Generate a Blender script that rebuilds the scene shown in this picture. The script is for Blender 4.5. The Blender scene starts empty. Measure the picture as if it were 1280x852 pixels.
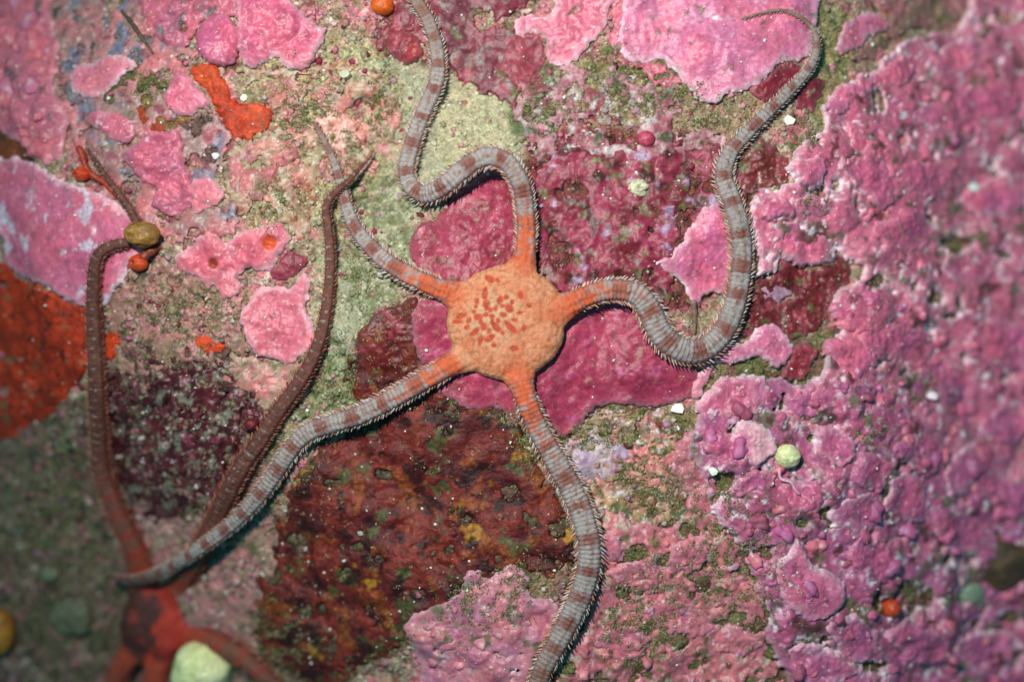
import bpy, math, random
import numpy as np
from mathutils import Vector, kdtree

# ------------------------------------------------------------------ camera, light, exposure
S = 0.001                 # one millimetre of model = one design unit
D = 1400.0                # camera height above the reef, design units
CX, CY = 640.0, 426.0
sc = bpy.context.scene
col = sc.collection

cam = bpy.data.cameras.new("camera"); cam_o = bpy.data.objects.new("camera", cam); col.objects.link(cam_o)
cam_o.location = (0, 0, D * S)
cam.sensor_width = 36.0
cam.lens = 36.0 * D / 1280.0
cam.clip_start = 0.01; cam.clip_end = 50
cam.dof.use_dof = True; cam.dof.focus_distance = (D - 25) * S; cam.dof.aperture_fstop = 0.52
sc.camera = cam_o

world = bpy.data.worlds.new("World"); sc.world = world; world.use_nodes = True
wn = world.node_tree.nodes; wl = world.node_tree.links
for n in list(wn): wn.remove(n)
wo = wn.new("ShaderNodeOutputWorld"); bg = wn.new("ShaderNodeBackground"); sky = wn.new("ShaderNodeTexSky")
sky.sky_type = 'NISHITA'; sky.sun_disc = False
sky.sun_elevation = math.radians(62); sky.sun_rotation = math.radians(-35)
tint = wn.new("ShaderNodeMix"); tint.data_type = 'RGBA'; tint.blend_type = 'MULTIPLY'; tint.inputs[0].default_value = 1.0
tint.inputs[7].default_value = (0.10, 0.72, 0.66, 1)      # daylight filtered by the water above
wl.new(sky.outputs[0], tint.inputs[6]); wl.new(tint.outputs[2], bg.inputs[0]); wl.new(bg.outputs[0], wo.inputs[0])
bg.inputs[1].default_value = 0.085

# the photographer's strobe: the one lamp that lights the picture
st = bpy.data.lights.new("strobe", 'SPOT'); st_o = bpy.data.objects.new("strobe", st); col.objects.link(st_o)
st_o.location = (-0.33, 0.54, 1.45)
st.energy = 130.0; st.color = (1.0, 0.955, 0.90); st.shadow_soft_size = 0.03
st.spot_size = math.radians(92); st.spot_blend = 1.0
st_o.rotation_euler = (Vector((0.21, 0.15, 0)) - st_o.location).to_track_quat('-Z', 'Y').to_euler()

sc.view_settings.view_transform = 'Standard'; sc.view_settings.look = 'None'
sc.view_settings.exposure = 0.0; sc.view_settings.gamma = 1.0
sc.cycles.max_bounces = 5; sc.cycles.diffuse_bounces = 3; sc.cycles.use_denoising = True

# ------------------------------------------------------------------ numeric helpers
rng = np.random.default_rng(7)
def lin(c):
    c = np.asarray(c, float) / 255.0
    return np.where(c <= 0.04045, c / 12.92, ((c + 0.055) / 1.055) ** 2.4)
def ss(a, b, x):
    t = np.clip((x - a) / (b - a), 0, 1); return t * t * (3 - 2 * t)
def _hash(ix, iy, seed):
    h = (ix.astype(np.int64) * 374761393 + iy.astype(np.int64) * 668265263 + seed * 1442695041) & 0xFFFFFFFF
    h = ((h ^ (h >> 13)) * 1274126177) & 0xFFFFFFFF
    h = ((h ^ (h >> 16)) * 2246822519) & 0xFFFFFFFF
    return (h ^ (h >> 15)) & 0xFFFFFF
def noise(x, y, wl_, seed=0):                 # gradient noise, about -1..1
    x = np.asarray(x, float) / wl_; y = np.asarray(y, float) / wl_
    x0 = np.floor(x); y0 = np.floor(y); fx = x - x0; fy = y - y0
    ux = fx * fx * fx * (fx * (fx * 6 - 15) + 10); uy = fy * fy * fy * (fy * (fy * 6 - 15) + 10)
    def g(dx, dy):
        a = _hash(x0 + dx, y0 + dy, seed) * (2 * math.pi / 0x1000000)
        return np.cos(a) * (fx - dx) + np.sin(a) * (fy - dy)
    a = g(0, 0); b = g(1, 0); c = g(0, 1); d = g(1, 1)
    return 1.5 * ((a + (b - a) * ux) * (1 - uy) + (c + (d - c) * ux) * uy)
def fbm(x, y, wl_, oct_=4, seed=0, gain=0.5):
    r = 0; a = 1.0; t = 0
    for i in range(oct_):
        r = r + a * noise(x, y, wl_ / 2 ** i, seed + 17 * i); t += a; a *= gain
    return r / t * 1.3
def cells(x, y, wl_, seed=0):                 # distance to nearest feature point (0..~1) and a cell id value
    x = np.asarray(x, float) / wl_; y = np.asarray(y, float) / wl_
    x0 = np.floor(x); y0 = np.floor(y); best = np.full(x.shape, 9.0); cid = np.zeros(x.shape)
    for dx in (-1, 0, 1):
        for dy in (-1, 0, 1):
            hx = _hash(x0 + dx, y0 + dy, seed); hy = _hash(x0 + dx, y0 + dy, seed + 5)
            d = np.hypot(x0 + dx + hx / 0x1000000 - x, y0 + dy + hy / 0x1000000 - y)
            m = d < best; best = np.where(m, d, best); cid = np.where(m, hx / 0x1000000, cid)
    return best, cid
def lin_soft(c, k=0.80):
    c = lin(c); g = c.mean(); return g + (c - g) * k
def P(s): return [tuple(float(v) for v in p.split(",")) for p in s.split()]

# ------------------------------------------------------------------ large form of the reef (height at x right, y down)
def Hm(x, y):
    x = np.asarray(x, float); y = np.asarray(y, float)
    h = -185 * ss(900, 1420, x) ** 1.25
    q = -(x - 330) * 0.8 + (y - 470) * 0.75
    h = h - 190 * ss(0, 520, q)
    h = h - 110 * ss(0, 420, (260 - x) * 0.9 + (140 - y) * 0.45)
    h = h - 40 * ss(60, -200, y)
    h = h + 22 * np.exp(-(((x - 640) / 190) ** 2 + ((y - 400) / 150) ** 2))
    h = h - 20 * np.exp(-(((x - 470) / 80) ** 2 + ((y - 210) / 110) ** 2))
    h = h + 20 * fbm(x, y, 260, 2, 3) + 7 * fbm(x, y, 80, 2, 9)
    return h
def to_world(px, py, z=None):
    px = np.asarray(px, float); py = np.asarray(py, float)
    x, y = px.copy(), py.copy()
    for _ in range(6):
        k = (D - (Hm(x, y) if z is None else z)) / D
        x = CX + (px - CX) * k; y = CY + (py - CY) * k
    return x, y
def smooth_closed(pts, step=5.0):
    p = np.array(pts); n = len(p); out = []
    for i in range(n):
        p0, p1, p2, p3 = p[i - 1], p[i], p[(i + 1) % n], p[(i + 2) % n]
        k = max(2, int(np.hypot(*(p2 - p1)) / step))
        for t in np.arange(k) / k:
            out.append(0.5 * ((2 * p1) + (-p0 + p2) * t + (2 * p0 - 5 * p1 + 4 * p2 - p3) * t * t + (-p0 + 3 * p1 - 3 * p2 + p3) * t ** 3))
    return np.array(out)
def world_poly(pts, step=5.0):
    q = smooth_closed(pts, step); x, y = to_world(q[:, 0], q[:, 1]); return np.stack([x, y], 1)
def sdf(poly, x, y):
    x = np.ravel(x); y = np.ravel(y); out = np.empty(len(x))
    a = poly; b = np.roll(poly, -1, 0); e = b - a; l2 = (e ** 2).sum(1) + 1e-9
    ch = max(500, int(3e6 / len(a)))
    for i in range(0, len(x), ch):
        px = x[i:i + ch, None]; py = y[i:i + ch, None]
        wx = px - a[:, 0]; wy = py - a[:, 1]
        t = np.clip((wx * e[:, 0] + wy * e[:, 1]) / l2, 0, 1)
        d = np.sqrt(((wx - e[:, 0] * t) ** 2 + (wy - e[:, 1] * t) ** 2).min(1))
        c = ((a[:, 1] <= py) != (b[:, 1] <= py)) & (px < a[:, 0] + (py - a[:, 1]) / np.where(e[:, 1] == 0, 1e-9, e[:, 1]) * e[:, 0])
        out[i:i + ch] = np.where(c.sum(1) % 2 == 1, -d, d)
    return out

# ------------------------------------------------------------------ mesh helpers
def mesh_obj(name, v, faces, mat, colors=None, parent=None, smooth=True):
    """v in design units (x right, y down, z up); faces: list of lists or (n,3)/(n,4) array"""
    v = np.asarray(v, float)
    w = np.empty_like(v); w[:, 0] = (v[:, 0] - CX) * S; w[:, 1] = (CY - v[:, 1]) * S; w[:, 2] = v[:, 2] * S
    me = bpy.data.meshes.new(name)
    if isinstance(faces, np.ndarray) or not faces or len({len(f) for f in faces}) == 1:
        f = np.asarray(faces, np.int32); k = f.shape[1]
        f = f[:, ::-1]                                     # y flip turns the winding
        me.vertices.add(len(w)); me.vertices.foreach_set("co", w.ravel().astype(np.float32))
        me.loops.add(f.size); me.loops.foreach_set("vertex_index", f.ravel().astype(np.int32))
        me.polygons.add(len(f)); me.polygons.foreach_set("loop_start", (np.arange(len(f)) * k).astype(np.int32))
        me.polygons.foreach_set("loop_total", np.full(len(f), k, np.int32))
        me.update(calc_edges=True); me.validate()
    else:
        me.from_pydata(w.tolist(), [], [list(f)[::-1] for f in faces])
    if colors is not None:
        set_col(me, colors)
    if smooth: me.polygons.foreach_set("use_smooth", np.ones(len(me.polygons), bool))
    me.materials.append(mat)
    o = bpy.data.objects.new(name, me); col.objects.link(o)
    if parent is not None: o.parent = parent
    return o
def set_col(me, colors):
    at = me.color_attributes.new("Col", 'FLOAT_COLOR', 'POINT')
    c = np.ones((len(me.vertices), 4), np.float32); colors = np.asarray(colors); c[:, :3] = np.clip(colors[:, :3], 0, 1)
    if colors.shape[1] == 4: c[:, 3] = colors[:, 3]
    at.data.foreach_set("color", c.ravel())
LABELS = set()
def tag(o, label, cat, group=None):
    assert label not in LABELS or group, label
    LABELS.add(label)
    o["label"] = label; o["category"] = cat
    if group: o["group"] = group
    return o

# ------------------------------------------------------------------ materials: pigment from "Col", grain and relief procedural
def make_mat(name, rough=0.5, var=0.25, scale=500.0, bump=0.3, bscale=350.0, spec=0.4, fleck=0.0, fleck_col=(0.75, 0.7, 0.7, 1), objcol=False, sss=0.0, speck=0.0):
    m = bpy.data.materials.new(name); m.use_nodes = True
    N = m.node_tree.nodes; L = m.node_tree.links; b = N["Principled BSDF"]
    tc = N.new("ShaderNodeTexCoord"); at = N.new("ShaderNodeAttribute"); at.attribute_name = "Col"
    n1 = N.new("ShaderNodeTexNoise"); n1.inputs["Scale"].default_value = scale; n1.inputs["Detail"].default_value = 3
    L.new(tc.outputs["Object"], n1.inputs["Vector"])
    mr = N.new("ShaderNodeMapRange"); mr.inputs[1].default_value = 0.3; mr.inputs[2].default_value = 0.7
    mr.inputs[3].default_value = 1 - var; mr.inputs[4].default_value = 1 + var
    L.new(n1.outputs["Fac"], mr.inputs[0])
    mx = N.new("ShaderNodeVectorMath"); mx.operation = 'SCALE'
    L.new(at.outputs["Color"], mx.inputs[0]); L.new(mr.outputs[0], mx.inputs[3])
    out = mx.outputs[0]
    if speck > 0:                                # grains of differing colour, two sizes
        for sc_, am in ((170.0, speck), (420.0, speck * 0.8)):
            vo = N.new("ShaderNodeTexVoronoi"); vo.inputs["Scale"].default_value = sc_
            nd = N.new("ShaderNodeTexNoise"); nd.inputs["Scale"].default_value = sc_ * 1.3; nd.inputs["Detail"].default_value = 3
            ad = N.new("ShaderNodeVectorMath"); ad.operation = 'MULTIPLY_ADD'; ad.inputs[1].default_value = (1.6 / sc_,) * 3
            L.new(tc.outputs["Object"], nd.inputs["Vector"]); L.new(nd.outputs["Color"], ad.inputs[0]); L.new(tc.outputs["Object"], ad.inputs[2]); L.new(ad.outputs[0], vo.inputs["Vector"])
            sx = N.new("ShaderNodeSeparateColor"); L.new(vo.outputs["Color"], sx.inputs[0])
            cr = N.new("ShaderNodeValToRGB"); e = cr.color_ramp; e.interpolation = 'LINEAR'
            stops = [(0.0, (0.35, 0.36, 0.30)), (0.18, (0.75, 0.8, 0.62)), (0.36, (1.0, 1.0, 1.0)), (0.55, (1.25, 0.86, 0.9)), (0.7, (1.0, 1.02, 0.92)), (0.86, (1.5, 1.5, 1.45)), (1.0, (0.9, 0.5, 0.5))]
            e.elements[0].position = 0.0; e.elements[0].color = (*stops[0][1], 1); e.elements[1].position = 1.0; e.elements[1].color = (*stops[-1][1], 1)
            for p_, c_ in stops[1:-1]:
                el = e.elements.new(p_); el.color = (*c_, 1)
            L.new(sx.outputs[0], cr.inputs[0])
            mw = N.new("ShaderNodeMix"); mw.data_type = 'RGBA'; mw.inputs[0].default_value = am; mw.inputs[6].default_value = (1, 1, 1, 1)
            ma = N.new('ShaderNodeMath'); ma.operation = 'MULTIPLY'; ma.inputs[1].default_value = am; L.new(at.outputs['Alpha'], ma.inputs[0]); L.new(ma.outputs[0], mw.inputs[0])
            L.new(cr.outputs[0], mw.inputs[7])
            mm = N.new("ShaderNodeVectorMath"); mm.operation = 'MULTIPLY'; L.new(out, mm.inputs[0]); L.new(mw.outputs[2], mm.inputs[1]); out = mm.outputs[0]
    if objcol:
        oi = N.new("ShaderNodeObjectInfo"); mm = N.new("ShaderNodeVectorMath"); mm.operation = 'MULTIPLY'
        L.new(out, mm.inputs[0]); L.new(oi.outputs["Color"], mm.inputs[1]); out = mm.outputs[0]
    if fleck > 0:
        v = N.new("ShaderNodeTexVoronoi"); v.inputs["Scale"].default_value = 110.0
        L.new(tc.outputs["Object"], v.inputs["Vector"])
        lt = N.new("ShaderNodeMapRange"); lt.inputs[1].default_value = fleck; lt.inputs[2].default_value = fleck * 0.45
        lt.inputs[3].default_value = 0.0; lt.inputs[4].default_value = 0.85
        L.new(v.outputs["Distance"], lt.inputs[0])
        mc = N.new("ShaderNodeMix"); mc.data_type = 'RGBA'; mc.inputs[7].default_value = fleck_col
        L.new(lt.outputs[0], mc.inputs[0]); L.new(out, mc.inputs[6]); out = mc.outputs[2]
    L.new(out, b.inputs["Base Color"])
    nb = N.new("ShaderNodeTexNoise"); nb.inputs["Scale"].default_value = bscale; nb.inputs["Detail"].default_value = 4; nb.inputs["Roughness"].default_value = 0.6
    L.new(tc.outputs["Object"], nb.inputs["Vector"])
    bp = N.new("ShaderNodeBump"); bp.inputs["Strength"].default_value = bump; bp.inputs["Distance"].default_value = 0.004
    L.new(nb.outputs["Fac"], bp.inputs["Height"]); L.new(bp.outputs["Normal"], b.inputs["Normal"])
    b.inputs["Roughness"].default_value = rough; b.inputs["Specular IOR Level"].default_value = spec
    if sss > 0:
        b.inputs["Subsurface Weight"].default_value = sss; b.inputs["Subsurface Radius"].default_value = (0.008, 0.003, 0.002); b.inputs["Subsurface Scale"].default_value = 1.0
    return m
M_ROCK = make_mat("reef_rock", 0.5, 0.3, 330, 0.8, 260, 0.35, speck=0.85)
M_CRUST = make_mat("coralline_pigment", 0.39, 0.17, 240, 0.34, 150, 0.45, fleck=0.09, fleck_col=(0.72, 0.55, 0.62, 1))
M_ALGA = make_mat("red_algae_skin", 0.42, 0.22, 260, 0.30, 170, 0.38, fleck=0.085, fleck_col=(0.45, 0.36, 0.28, 1))
M_SPONGE = make_mat("sponge_skin", 0.5, 0.28, 160, 0.6, 200, 0.4, speck=0.3)
M_DARK = make_mat("dark_sponge_skin", 0.5, 0.3, 200, 0.6, 220, 0.4, speck=0.45)
M_NOD = make_mat("nodule_pigment", 0.40, 0.22, 22000, 0.3, 16000, 0.5, objcol=True)
M_BODY = make_mat("brittle_star_skin", 0.55, 0.27, 900, 0.45, 560, 0.4)
M_SPINE = make_mat("spine", 0.55, 0.15, 600, 0.1, 500, 0.3)
M_LUMP = make_mat("encrusting_lump", 0.6, 0.3, 420, 0.5, 320, 0.4)
M_TURF = make_mat("turf_filament", 0.6, 0.25, 500, 0.1, 400, 0.3)
M_GRAIN = make_mat("shell_grain", 0.3, 0.1, 400, 0.2, 300, 0.6)
M_BALL = make_mat("ball_skin", 0.38, 0.22, 260, 0.45, 220, 0.5)

# ------------------------------------------------------------------ palette (sRGB of the pigment)
PINK = lin((222, 122, 160)); PINK2 = lin((196, 110, 166)); MAUVE = lin((190, 104, 150)); SALMON = lin((224, 132, 142))
PALE = lin((248, 226, 234)); MAG = lin((172, 52, 92)); MAG2 = lin((140, 40, 62)); WINE = lin((104, 30, 34)); RUST = lin((150, 58, 30))
SED = lin((170, 172, 144)); OLIVE = lin((112, 116, 66)); DGREEN = lin((62, 84, 44)); GREY = lin((150, 140, 132)); LAV = lin((178, 158, 206))
ORANGE = lin((214, 78, 28)); ORED = lin((200, 58, 18)); BROWN = lin((78, 48, 34)); DUSK = lin((150, 118, 112)); MAROON = lin((74, 26, 34)); CREAM = lin((226, 216, 180))

# ------------------------------------------------------------------ crusts, blades and sponges: outlines in the photograph
# (name, label, category, outline, options)
T = []
def thing(name, label, cat, outline, **k): T.append((name, label, cat, P(outline), k))
# --- wide sheets first
thing("encrusting_sponge", "wide dark red mottled sponge sheet below the brittle star's lower left arm", "sponge",
  "452,425 470,402 492,384 520,392 534,430 560,478 600,498 640,516 660,566 690,618 714,656 722,688 692,716 650,708 610,718 580,738 560,766 520,790 490,812 450,832 400,856 356,834 318,802 318,760 338,700 350,650 372,600 402,562 440,542 462,520 436,484",
  a=lin((86,26,28)), b=lin((122,42,30)), thick=5, lip=0, rough=4.0, rw=38, warp=14, mat="dark", lumps=(30,6), rim=0.0, er=0.38, spots=[(lin((190,140,34)),0.56,62,31),(lin((146,74,30)),0.36,44,32),(lin((86,94,50)),0.45,44,37),(lin((48,14,18)),0.28,36,41)])
thing("red_seaweed", "mottled deep magenta algae crust between the star's top arm and right arm", "red algae",
  "664,240 690,190 730,170 790,190 850,170 905,190 935,250 915,290 880,330 840,345 845,380 800,385 760,352 715,365 692,360 668,320 662,280",
  a=MAG, b=lin((120,34,48)), thick=4, lip=0.5, rough=5, rw=30, warp=10, mat="alga", rim=0.05, er=0.30, lumps=(24,6), spots=[(lin((66,40,28)),0.36,30,11),(GREY,0.50,24,12),(lin((190,160,196)),0.50,34,13),(OLIVE,0.48,28,14)])
thing("red_seaweed", "dull dark magenta algae crust at the top edge right of the curled arm", "red algae",
  "470,34 500,8 530,-40 690,-40 660,10 650,50 648,100 640,134 612,116 582,106 560,86 548,60 520,60 490,70",
  a=lin((150,52,78)), b=lin((112,46,66)), thick=4, lip=0.5, rough=4, rw=26, warp=9, mat="alga", rim=0.0, er=0.30, spots=[(GREY,0.42,16,15),(OLIVE,0.46,26,16)])
thing("coralline_crust", "huge rough pink coralline crust covering the right side, pale scalloped left edge", "coralline algae",
  "1420,-80 1240,-60 1205,20 1186,46 1160,42 1130,54 1110,72 1100,80 1085,95 1065,105 1045,118 1035,130 1027,145 1030,157 1015,170 1000,180 990,195 994,215 990,226 975,230 968,242 950,238 940,250 937,275 941,300 947,330 946,346 960,342 972,325 970,300 982,310 1000,320 1020,328 1035,325 1042,308 1055,322 1075,332 1076,345 1062,355 1046,362 1040,380 1050,400 1046,420 1030,440 1022,470 1000,490 1000,540 1420,560",
  a=PINK, b=lin((206,106,150)), thick=16, lip=3, rough=8, rw=70, warp=5, rim=0.9, lumps=(48,8), er=0.40, pits=[(1192,308,24),(1165,372,13),(1100,350,9),(1238,140,12),(1140,212,6),(1130,470,12),(1240,470,20)], spots=[(lin((104,98,60)),0.44,44,18),(lin((112,46,44)),0.40,34,19),(PALE,0.47,20,20)])
thing("coralline_crust", "nodular mauve coralline crust filling the lower right corner", "coralline algae",
  "890,500 930,470 1000,480 1060,470 1420,500 1420,1000 990,1000 985,860 960,800 955,760 930,700 905,655 880,610 862,560 870,520",
  a=lin((192,96,142)), b=lin((172,96,150)), thick=15, lip=2, rough=10, rw=60, warp=6, rim=0.5, lumps=(40,11), er=0.33, pits=[(1250,520,18),(1160,525,9),(990,602,8),(905,600,15),(1128,742,22),(1205,738,16),(1000,652,7),(1080,832,10),(930,690,9),(1180,700,8),(1260,770,13)], spots=[(lin((108,110,66)),0.38,46,21),(lin((96,46,38)),0.40,38,22),(lin((56,44,34)),0.46,60,23),(PALE,0.45,18,24)])
thing("coralline_crust", "pale rose granular crust along the bottom edge right of the lowest arm", "coralline algae",
  "752,640 790,650 840,655 880,640 905,660 935,710 955,770 960,810 980,860 990,1000 670,1000 690,850 735,770 748,710",
  a=lin((214,132,146)), b=lin((190,112,136)), thick=5, lip=0.5, rough=6, rw=28, warp=8, rim=0.1, lumps=(20,7), er=0.24, pits=[(880,730,14),(830,700,10),(780,742,9),(850,802,12),(800,832,11),(925,770,10)], spots=[(lin((116,112,66)),0.38,30,25),(lin((200,180,160)),0.40,22,26),(lin((92,60,50)),0.5,18,27)])
thing("coralline_crust", "pale mauve lobed crust at the bottom edge left of the lowest arm", "coralline algae",
  "505,778 520,762 540,755 575,737 577,720 590,711 604,712 612,724 625,714 640,704 656,714 662,738 690,752 702,770 690,800 660,840 640,1000 470,1000 500,880 525,850 520,815",
  a=lin((206,130,150)), b=lin((184,118,160)), thick=9, lip=2, rough=5, rw=34, warp=4, rim=0.35, lumps=(26,7), er=0.48, spots=[(lin((110,106,70)),0.42,30,28),(GREY,0.46,18,29)])
# --- thin worn crusts that knit the rubble together
thing("coralline_crust", "worn dusky pink crust around the bluish hollow at the upper left", "coralline algae",
  "74,-30 180,-40 200,40 245,70 240,100 300,200 290,290 240,300 190,290 120,240 90,200 88,150 74,100", a=lin((210,124,140)), b=lin((160,136,140)), thick=3.5, lip=0.5, rough=5, rw=24, warp=9, rim=0.1, er=0.10, dust=0.3, lumps=(16,5), spots=[(lin((120,128,150)),0.36,40,91),(lin((150,70,80)),0.42,24,92)])
thing("coralline_crust", "worn pink and silt coloured crust near the two crossing thin arm tips", "coralline algae",
  "300,90 400,84 480,96 500,150 480,200 440,240 400,250 380,300 340,270 290,260 280,200 330,170 340,130", a=lin((206,134,134)), b=lin((172,160,132)), thick=3, lip=0, rough=4, rw=20, warp=10, rim=0.1, er=0.04, dust=0.22, lumps=(13,4), spots=[(lin((196,190,160)),0.34,26,93),(lin((150,84,60)),0.42,18,94)])
thing("coralline_crust", "worn greyish rose crust on the rubble right of the second star's left arm", "coralline algae",
  "140,330 210,330 300,345 300,390 310,440 300,470 240,450 200,470 150,460 138,400", a=lin((186,126,132)), b=lin((150,130,110)), thick=3, lip=0, rough=5, rw=22, warp=9, rim=0.05, er=0.06, dust=0.25, lumps=(14,4), spots=[(lin((92,86,56)),0.36,24,95)])
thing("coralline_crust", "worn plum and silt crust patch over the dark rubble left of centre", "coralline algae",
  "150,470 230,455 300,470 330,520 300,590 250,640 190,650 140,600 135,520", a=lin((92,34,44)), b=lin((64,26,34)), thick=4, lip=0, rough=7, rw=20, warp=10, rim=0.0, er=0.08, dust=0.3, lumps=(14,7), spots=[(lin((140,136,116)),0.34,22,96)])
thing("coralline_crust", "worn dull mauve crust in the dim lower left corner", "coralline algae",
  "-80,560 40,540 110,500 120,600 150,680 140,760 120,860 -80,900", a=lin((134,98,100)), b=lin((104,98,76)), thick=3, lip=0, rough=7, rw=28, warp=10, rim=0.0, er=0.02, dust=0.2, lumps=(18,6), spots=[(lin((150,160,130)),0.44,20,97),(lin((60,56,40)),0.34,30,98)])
thing("coralline_crust", "worn pale rose crust right of the dark star's disc", "coralline algae",
  "240,700 290,660 340,620 350,680 330,760 310,840 290,820 250,780 236,740", a=lin((202,138,152)), b=lin((166,140,128)), thick=3, lip=0, rough=5, rw=22, warp=9, rim=0.05, er=0.10, dust=0.25, lumps=(14,4), spots=[(lin((96,104,64)),0.38,22,99)])
thing("red_seaweed", "worn crimson and pink patches in the green turf right of the curled top arm", "red algae",
  "650,100 700,84 760,90 840,110 860,150 910,170 880,190 800,196 730,190 690,200 664,190 650,150", a=lin((150,46,72)), b=lin((196,124,150)), thick=4, lip=0.5, rough=6, rw=20, warp=10, mat="alga", rim=0.2, er=0.0, lumps=(14,6), spots=[(lin((214,206,200)),0.34,20,101),(DGREEN,0.36,26,102)])
thing("coralline_crust", "worn rose and green crust around the lavender crust below the magenta sheet", "coralline algae",
  "690,540 740,520 860,512 872,560 880,640 800,655 750,640 720,610 700,580", a=lin((208,140,146)), b=lin((170,150,110)), thick=3, lip=0, rough=5, rw=18, warp=9, rim=0.1, er=0.02, dust=0.2, lumps=(12,4), spots=[(lin((84,96,40)),0.30,26,103),(lin((120,44,40)),0.44,20,104),(lin((222,210,206)),0.42,16,105)])
# --- upper left
thing("coralline_crust", "lumpy mauve pink crust in the upper left corner", "coralline algae",
  "-80,-80 58,-80 66,20 74,60 70,110 86,150 82,182 68,204 44,196 26,178 0,166 -80,160", a=lin((222,120,146)), b=lin((200,116,150)), thick=10, lip=2, rough=6, rw=44, warp=5, rim=0.25, lumps=(26,9), spots=[(lin((110,90,96)),0.50,30,30)])
thing("coralline_crust", "broad smooth pink plate with white scalloped edge above the red orange sponge", "coralline algae",
  "-80,200 0,198 35,200 60,215 85,230 110,236 140,252 168,272 192,300 166,326 156,348 140,372 128,384 106,383 80,371 50,356 25,343 8,326 0,292 -80,276",
  a=lin((224,112,150)), b=lin((210,112,160)), thick=11, lip=3, rough=4, rw=50, warp=3.5, rim=0.9, spots=[(lin((236,214,230)),0.40,40,32)])
thing("coralline_crust", "small pink plate with rounded pale top edge near the green hollow", "coralline algae",
  "90,112 92,90 101,82 118,80 130,71 146,69 166,76 173,84 160,92 147,105 135,116 120,123 104,121", a=PINK, b=SALMON, thick=10, lip=2, rough=3, rw=24, warp=2.5, rim=0.8)
thing("coralline_crust", "pink diamond shaped knob left of the orange sponge strip", "coralline algae",
  "207,126 213,106 225,92 238,97 250,112 265,128 251,138 232,147 215,141", a=lin((226,104,146)), b=PINK, thick=15, lip=0, rough=3, rw=22, warp=2, rim=0.3)
thing("coralline_crust", "bulbous pink crust with ruffled rim near the top edge", "coralline algae",
  "300,-40 340,-40 362,-2 376,14 389,28 409,38 406,52 397,62 393,78 378,88 358,86 346,74 331,80 313,86 303,70 298,40", a=lin((222,108,146)), b=lin((204,92,140)), thick=13, lip=3, rough=5, rw=34, warp=2.5, rim=0.6, lumps=(38,10))
thing("coralline_crust", "rounded pink knob touching the top of the orange sponge strip", "coralline algae",
  "246,58 252,36 268,20 290,24 302,44 300,66 292,80 276,84 258,76", a=lin((216,98,140)), b=lin((196,96,150)), thick=20, lip=0, rough=4, rw=26, warp=2, rim=0.15)
thing("coralline_crust", "cluster of small rounded pink lumps along the top left edge", "coralline algae",
  "168,-40 300,-40 296,20 262,18 246,40 230,62 206,58 192,40 180,20", a=lin((212,108,138)), b=lin((186,112,150)), thick=9, lip=0, rough=6, rw=24, warp=5, er=0.4, rim=0.1, lumps=(18,9), spots=[(lin((110,120,120)),0.44,24,33)])
thing("coralline_crust", "bumpy pink crust between the ochre ball and the orange strip", "coralline algae",
  "160,192 180,171 200,165 225,168 232,190 236,215 243,240 236,262 215,271 198,266 189,250 197,236 180,226 164,210", a=lin((214,102,138)), b=lin((198,108,150)), thick=12, lip=1.5, rough=5, rw=26, warp=3, rim=0.15, lumps=(18,6))
thing("coralline_crust", "small pink plate with shaded right underside beside the bumpy pink crust", "coralline algae",
  "243,226 262,221 278,234 281,246 272,256 257,262 248,269 240,262 239,244", a=lin((224,122,146)), b=PINK, thick=12, lip=2, rough=3, rw=20, warp=2, rim=0.4)
thing("coralline_crust", "pink crust ridge with pale top left of the bumpy pink crust", "coralline algae",
  "112,146 128,138 150,142 168,152 172,166 160,178 142,176 130,166 118,160", a=lin((212,98,130)), b=PINK, thick=12, lip=0, rough=5, rw=20, warp=3, rim=0.2, spots=[(PALE,0.44,16,35)])
thing("coralline_crust", "butterfly shaped pink crust with orange pit and white lower tip", "coralline algae",
  "219,323 238,310 254,293 274,295 284,306 300,292 330,283 346,277 360,289 363,301 350,316 341,335 325,339 310,335 299,345 301,360 288,375 279,374 274,361 268,354 262,363 254,352 244,346 231,341",
  a=lin((222,104,138)), b=lin((230,128,150)), thick=10, lip=2, rough=4, rw=24, warp=2.5, rim=0.45, lumps=(18,5), holes=[(338,304,9,ORANGE),(268,330,6,RUST)])
thing("coralline_crust", "pink rounded plate left of the second star's long upright arm", "coralline algae",
  "299,402 308,381 324,362 345,357 364,360 372,345 384,343 389,358 385,371 382,386 392,405 396,428 382,440 362,454 340,448 324,444 310,426", a=lin((228,124,150)), b=lin((214,110,142)), thick=10, lip=2, rough=3.5, rw=28, warp=3, rim=0.6)
thing("coralline_crust", "mottled worn pink crust patch beneath the rounded pink plate by the upright arm", "coralline algae",
  "290,440 330,452 370,452 396,440 400,470 380,500 352,512 330,505 310,490 288,470", a=lin((214,130,142)), b=lin((176,150,140)), thick=4, lip=0, rough=4, rw=20, warp=9, rim=0.0, spots=[(lin((130,126,92)),0.28,18,36)])
thing("red_seaweed", "small magenta blade between two pink crusts at left", "red algae",
  "337,343 349,328 362,314 378,319 386,328 371,342 355,351", a=lin((164,50,82)), b=MAG2, thick=8, lip=1, rough=3, rw=16, warp=2, mat="alga", rim=0.05)
thing("coralline_crust", "dull pink patch right of the orange sponge strip", "coralline algae",
  "290,218 305,208 325,215 340,200 352,186 372,184 368,204 350,214 338,234 325,250 308,246 296,234", a=lin((206,124,136)), b=DUSK, thick=5, lip=0, rough=4, rw=18, warp=6, rim=0.0, lumps=(14,5))
thing("coralline_crust", "patch of tiny pink and white nodules near the thin arm tips", "coralline algae",
  "394,150 420,142 446,150 462,160 458,178 440,184 420,190 404,176", a=lin((222,140,138)), b=lin((240,214,214)), thick=6, lip=0, rough=3, rw=14, warp=4, rim=0.0, lumps=(9,6))
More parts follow.
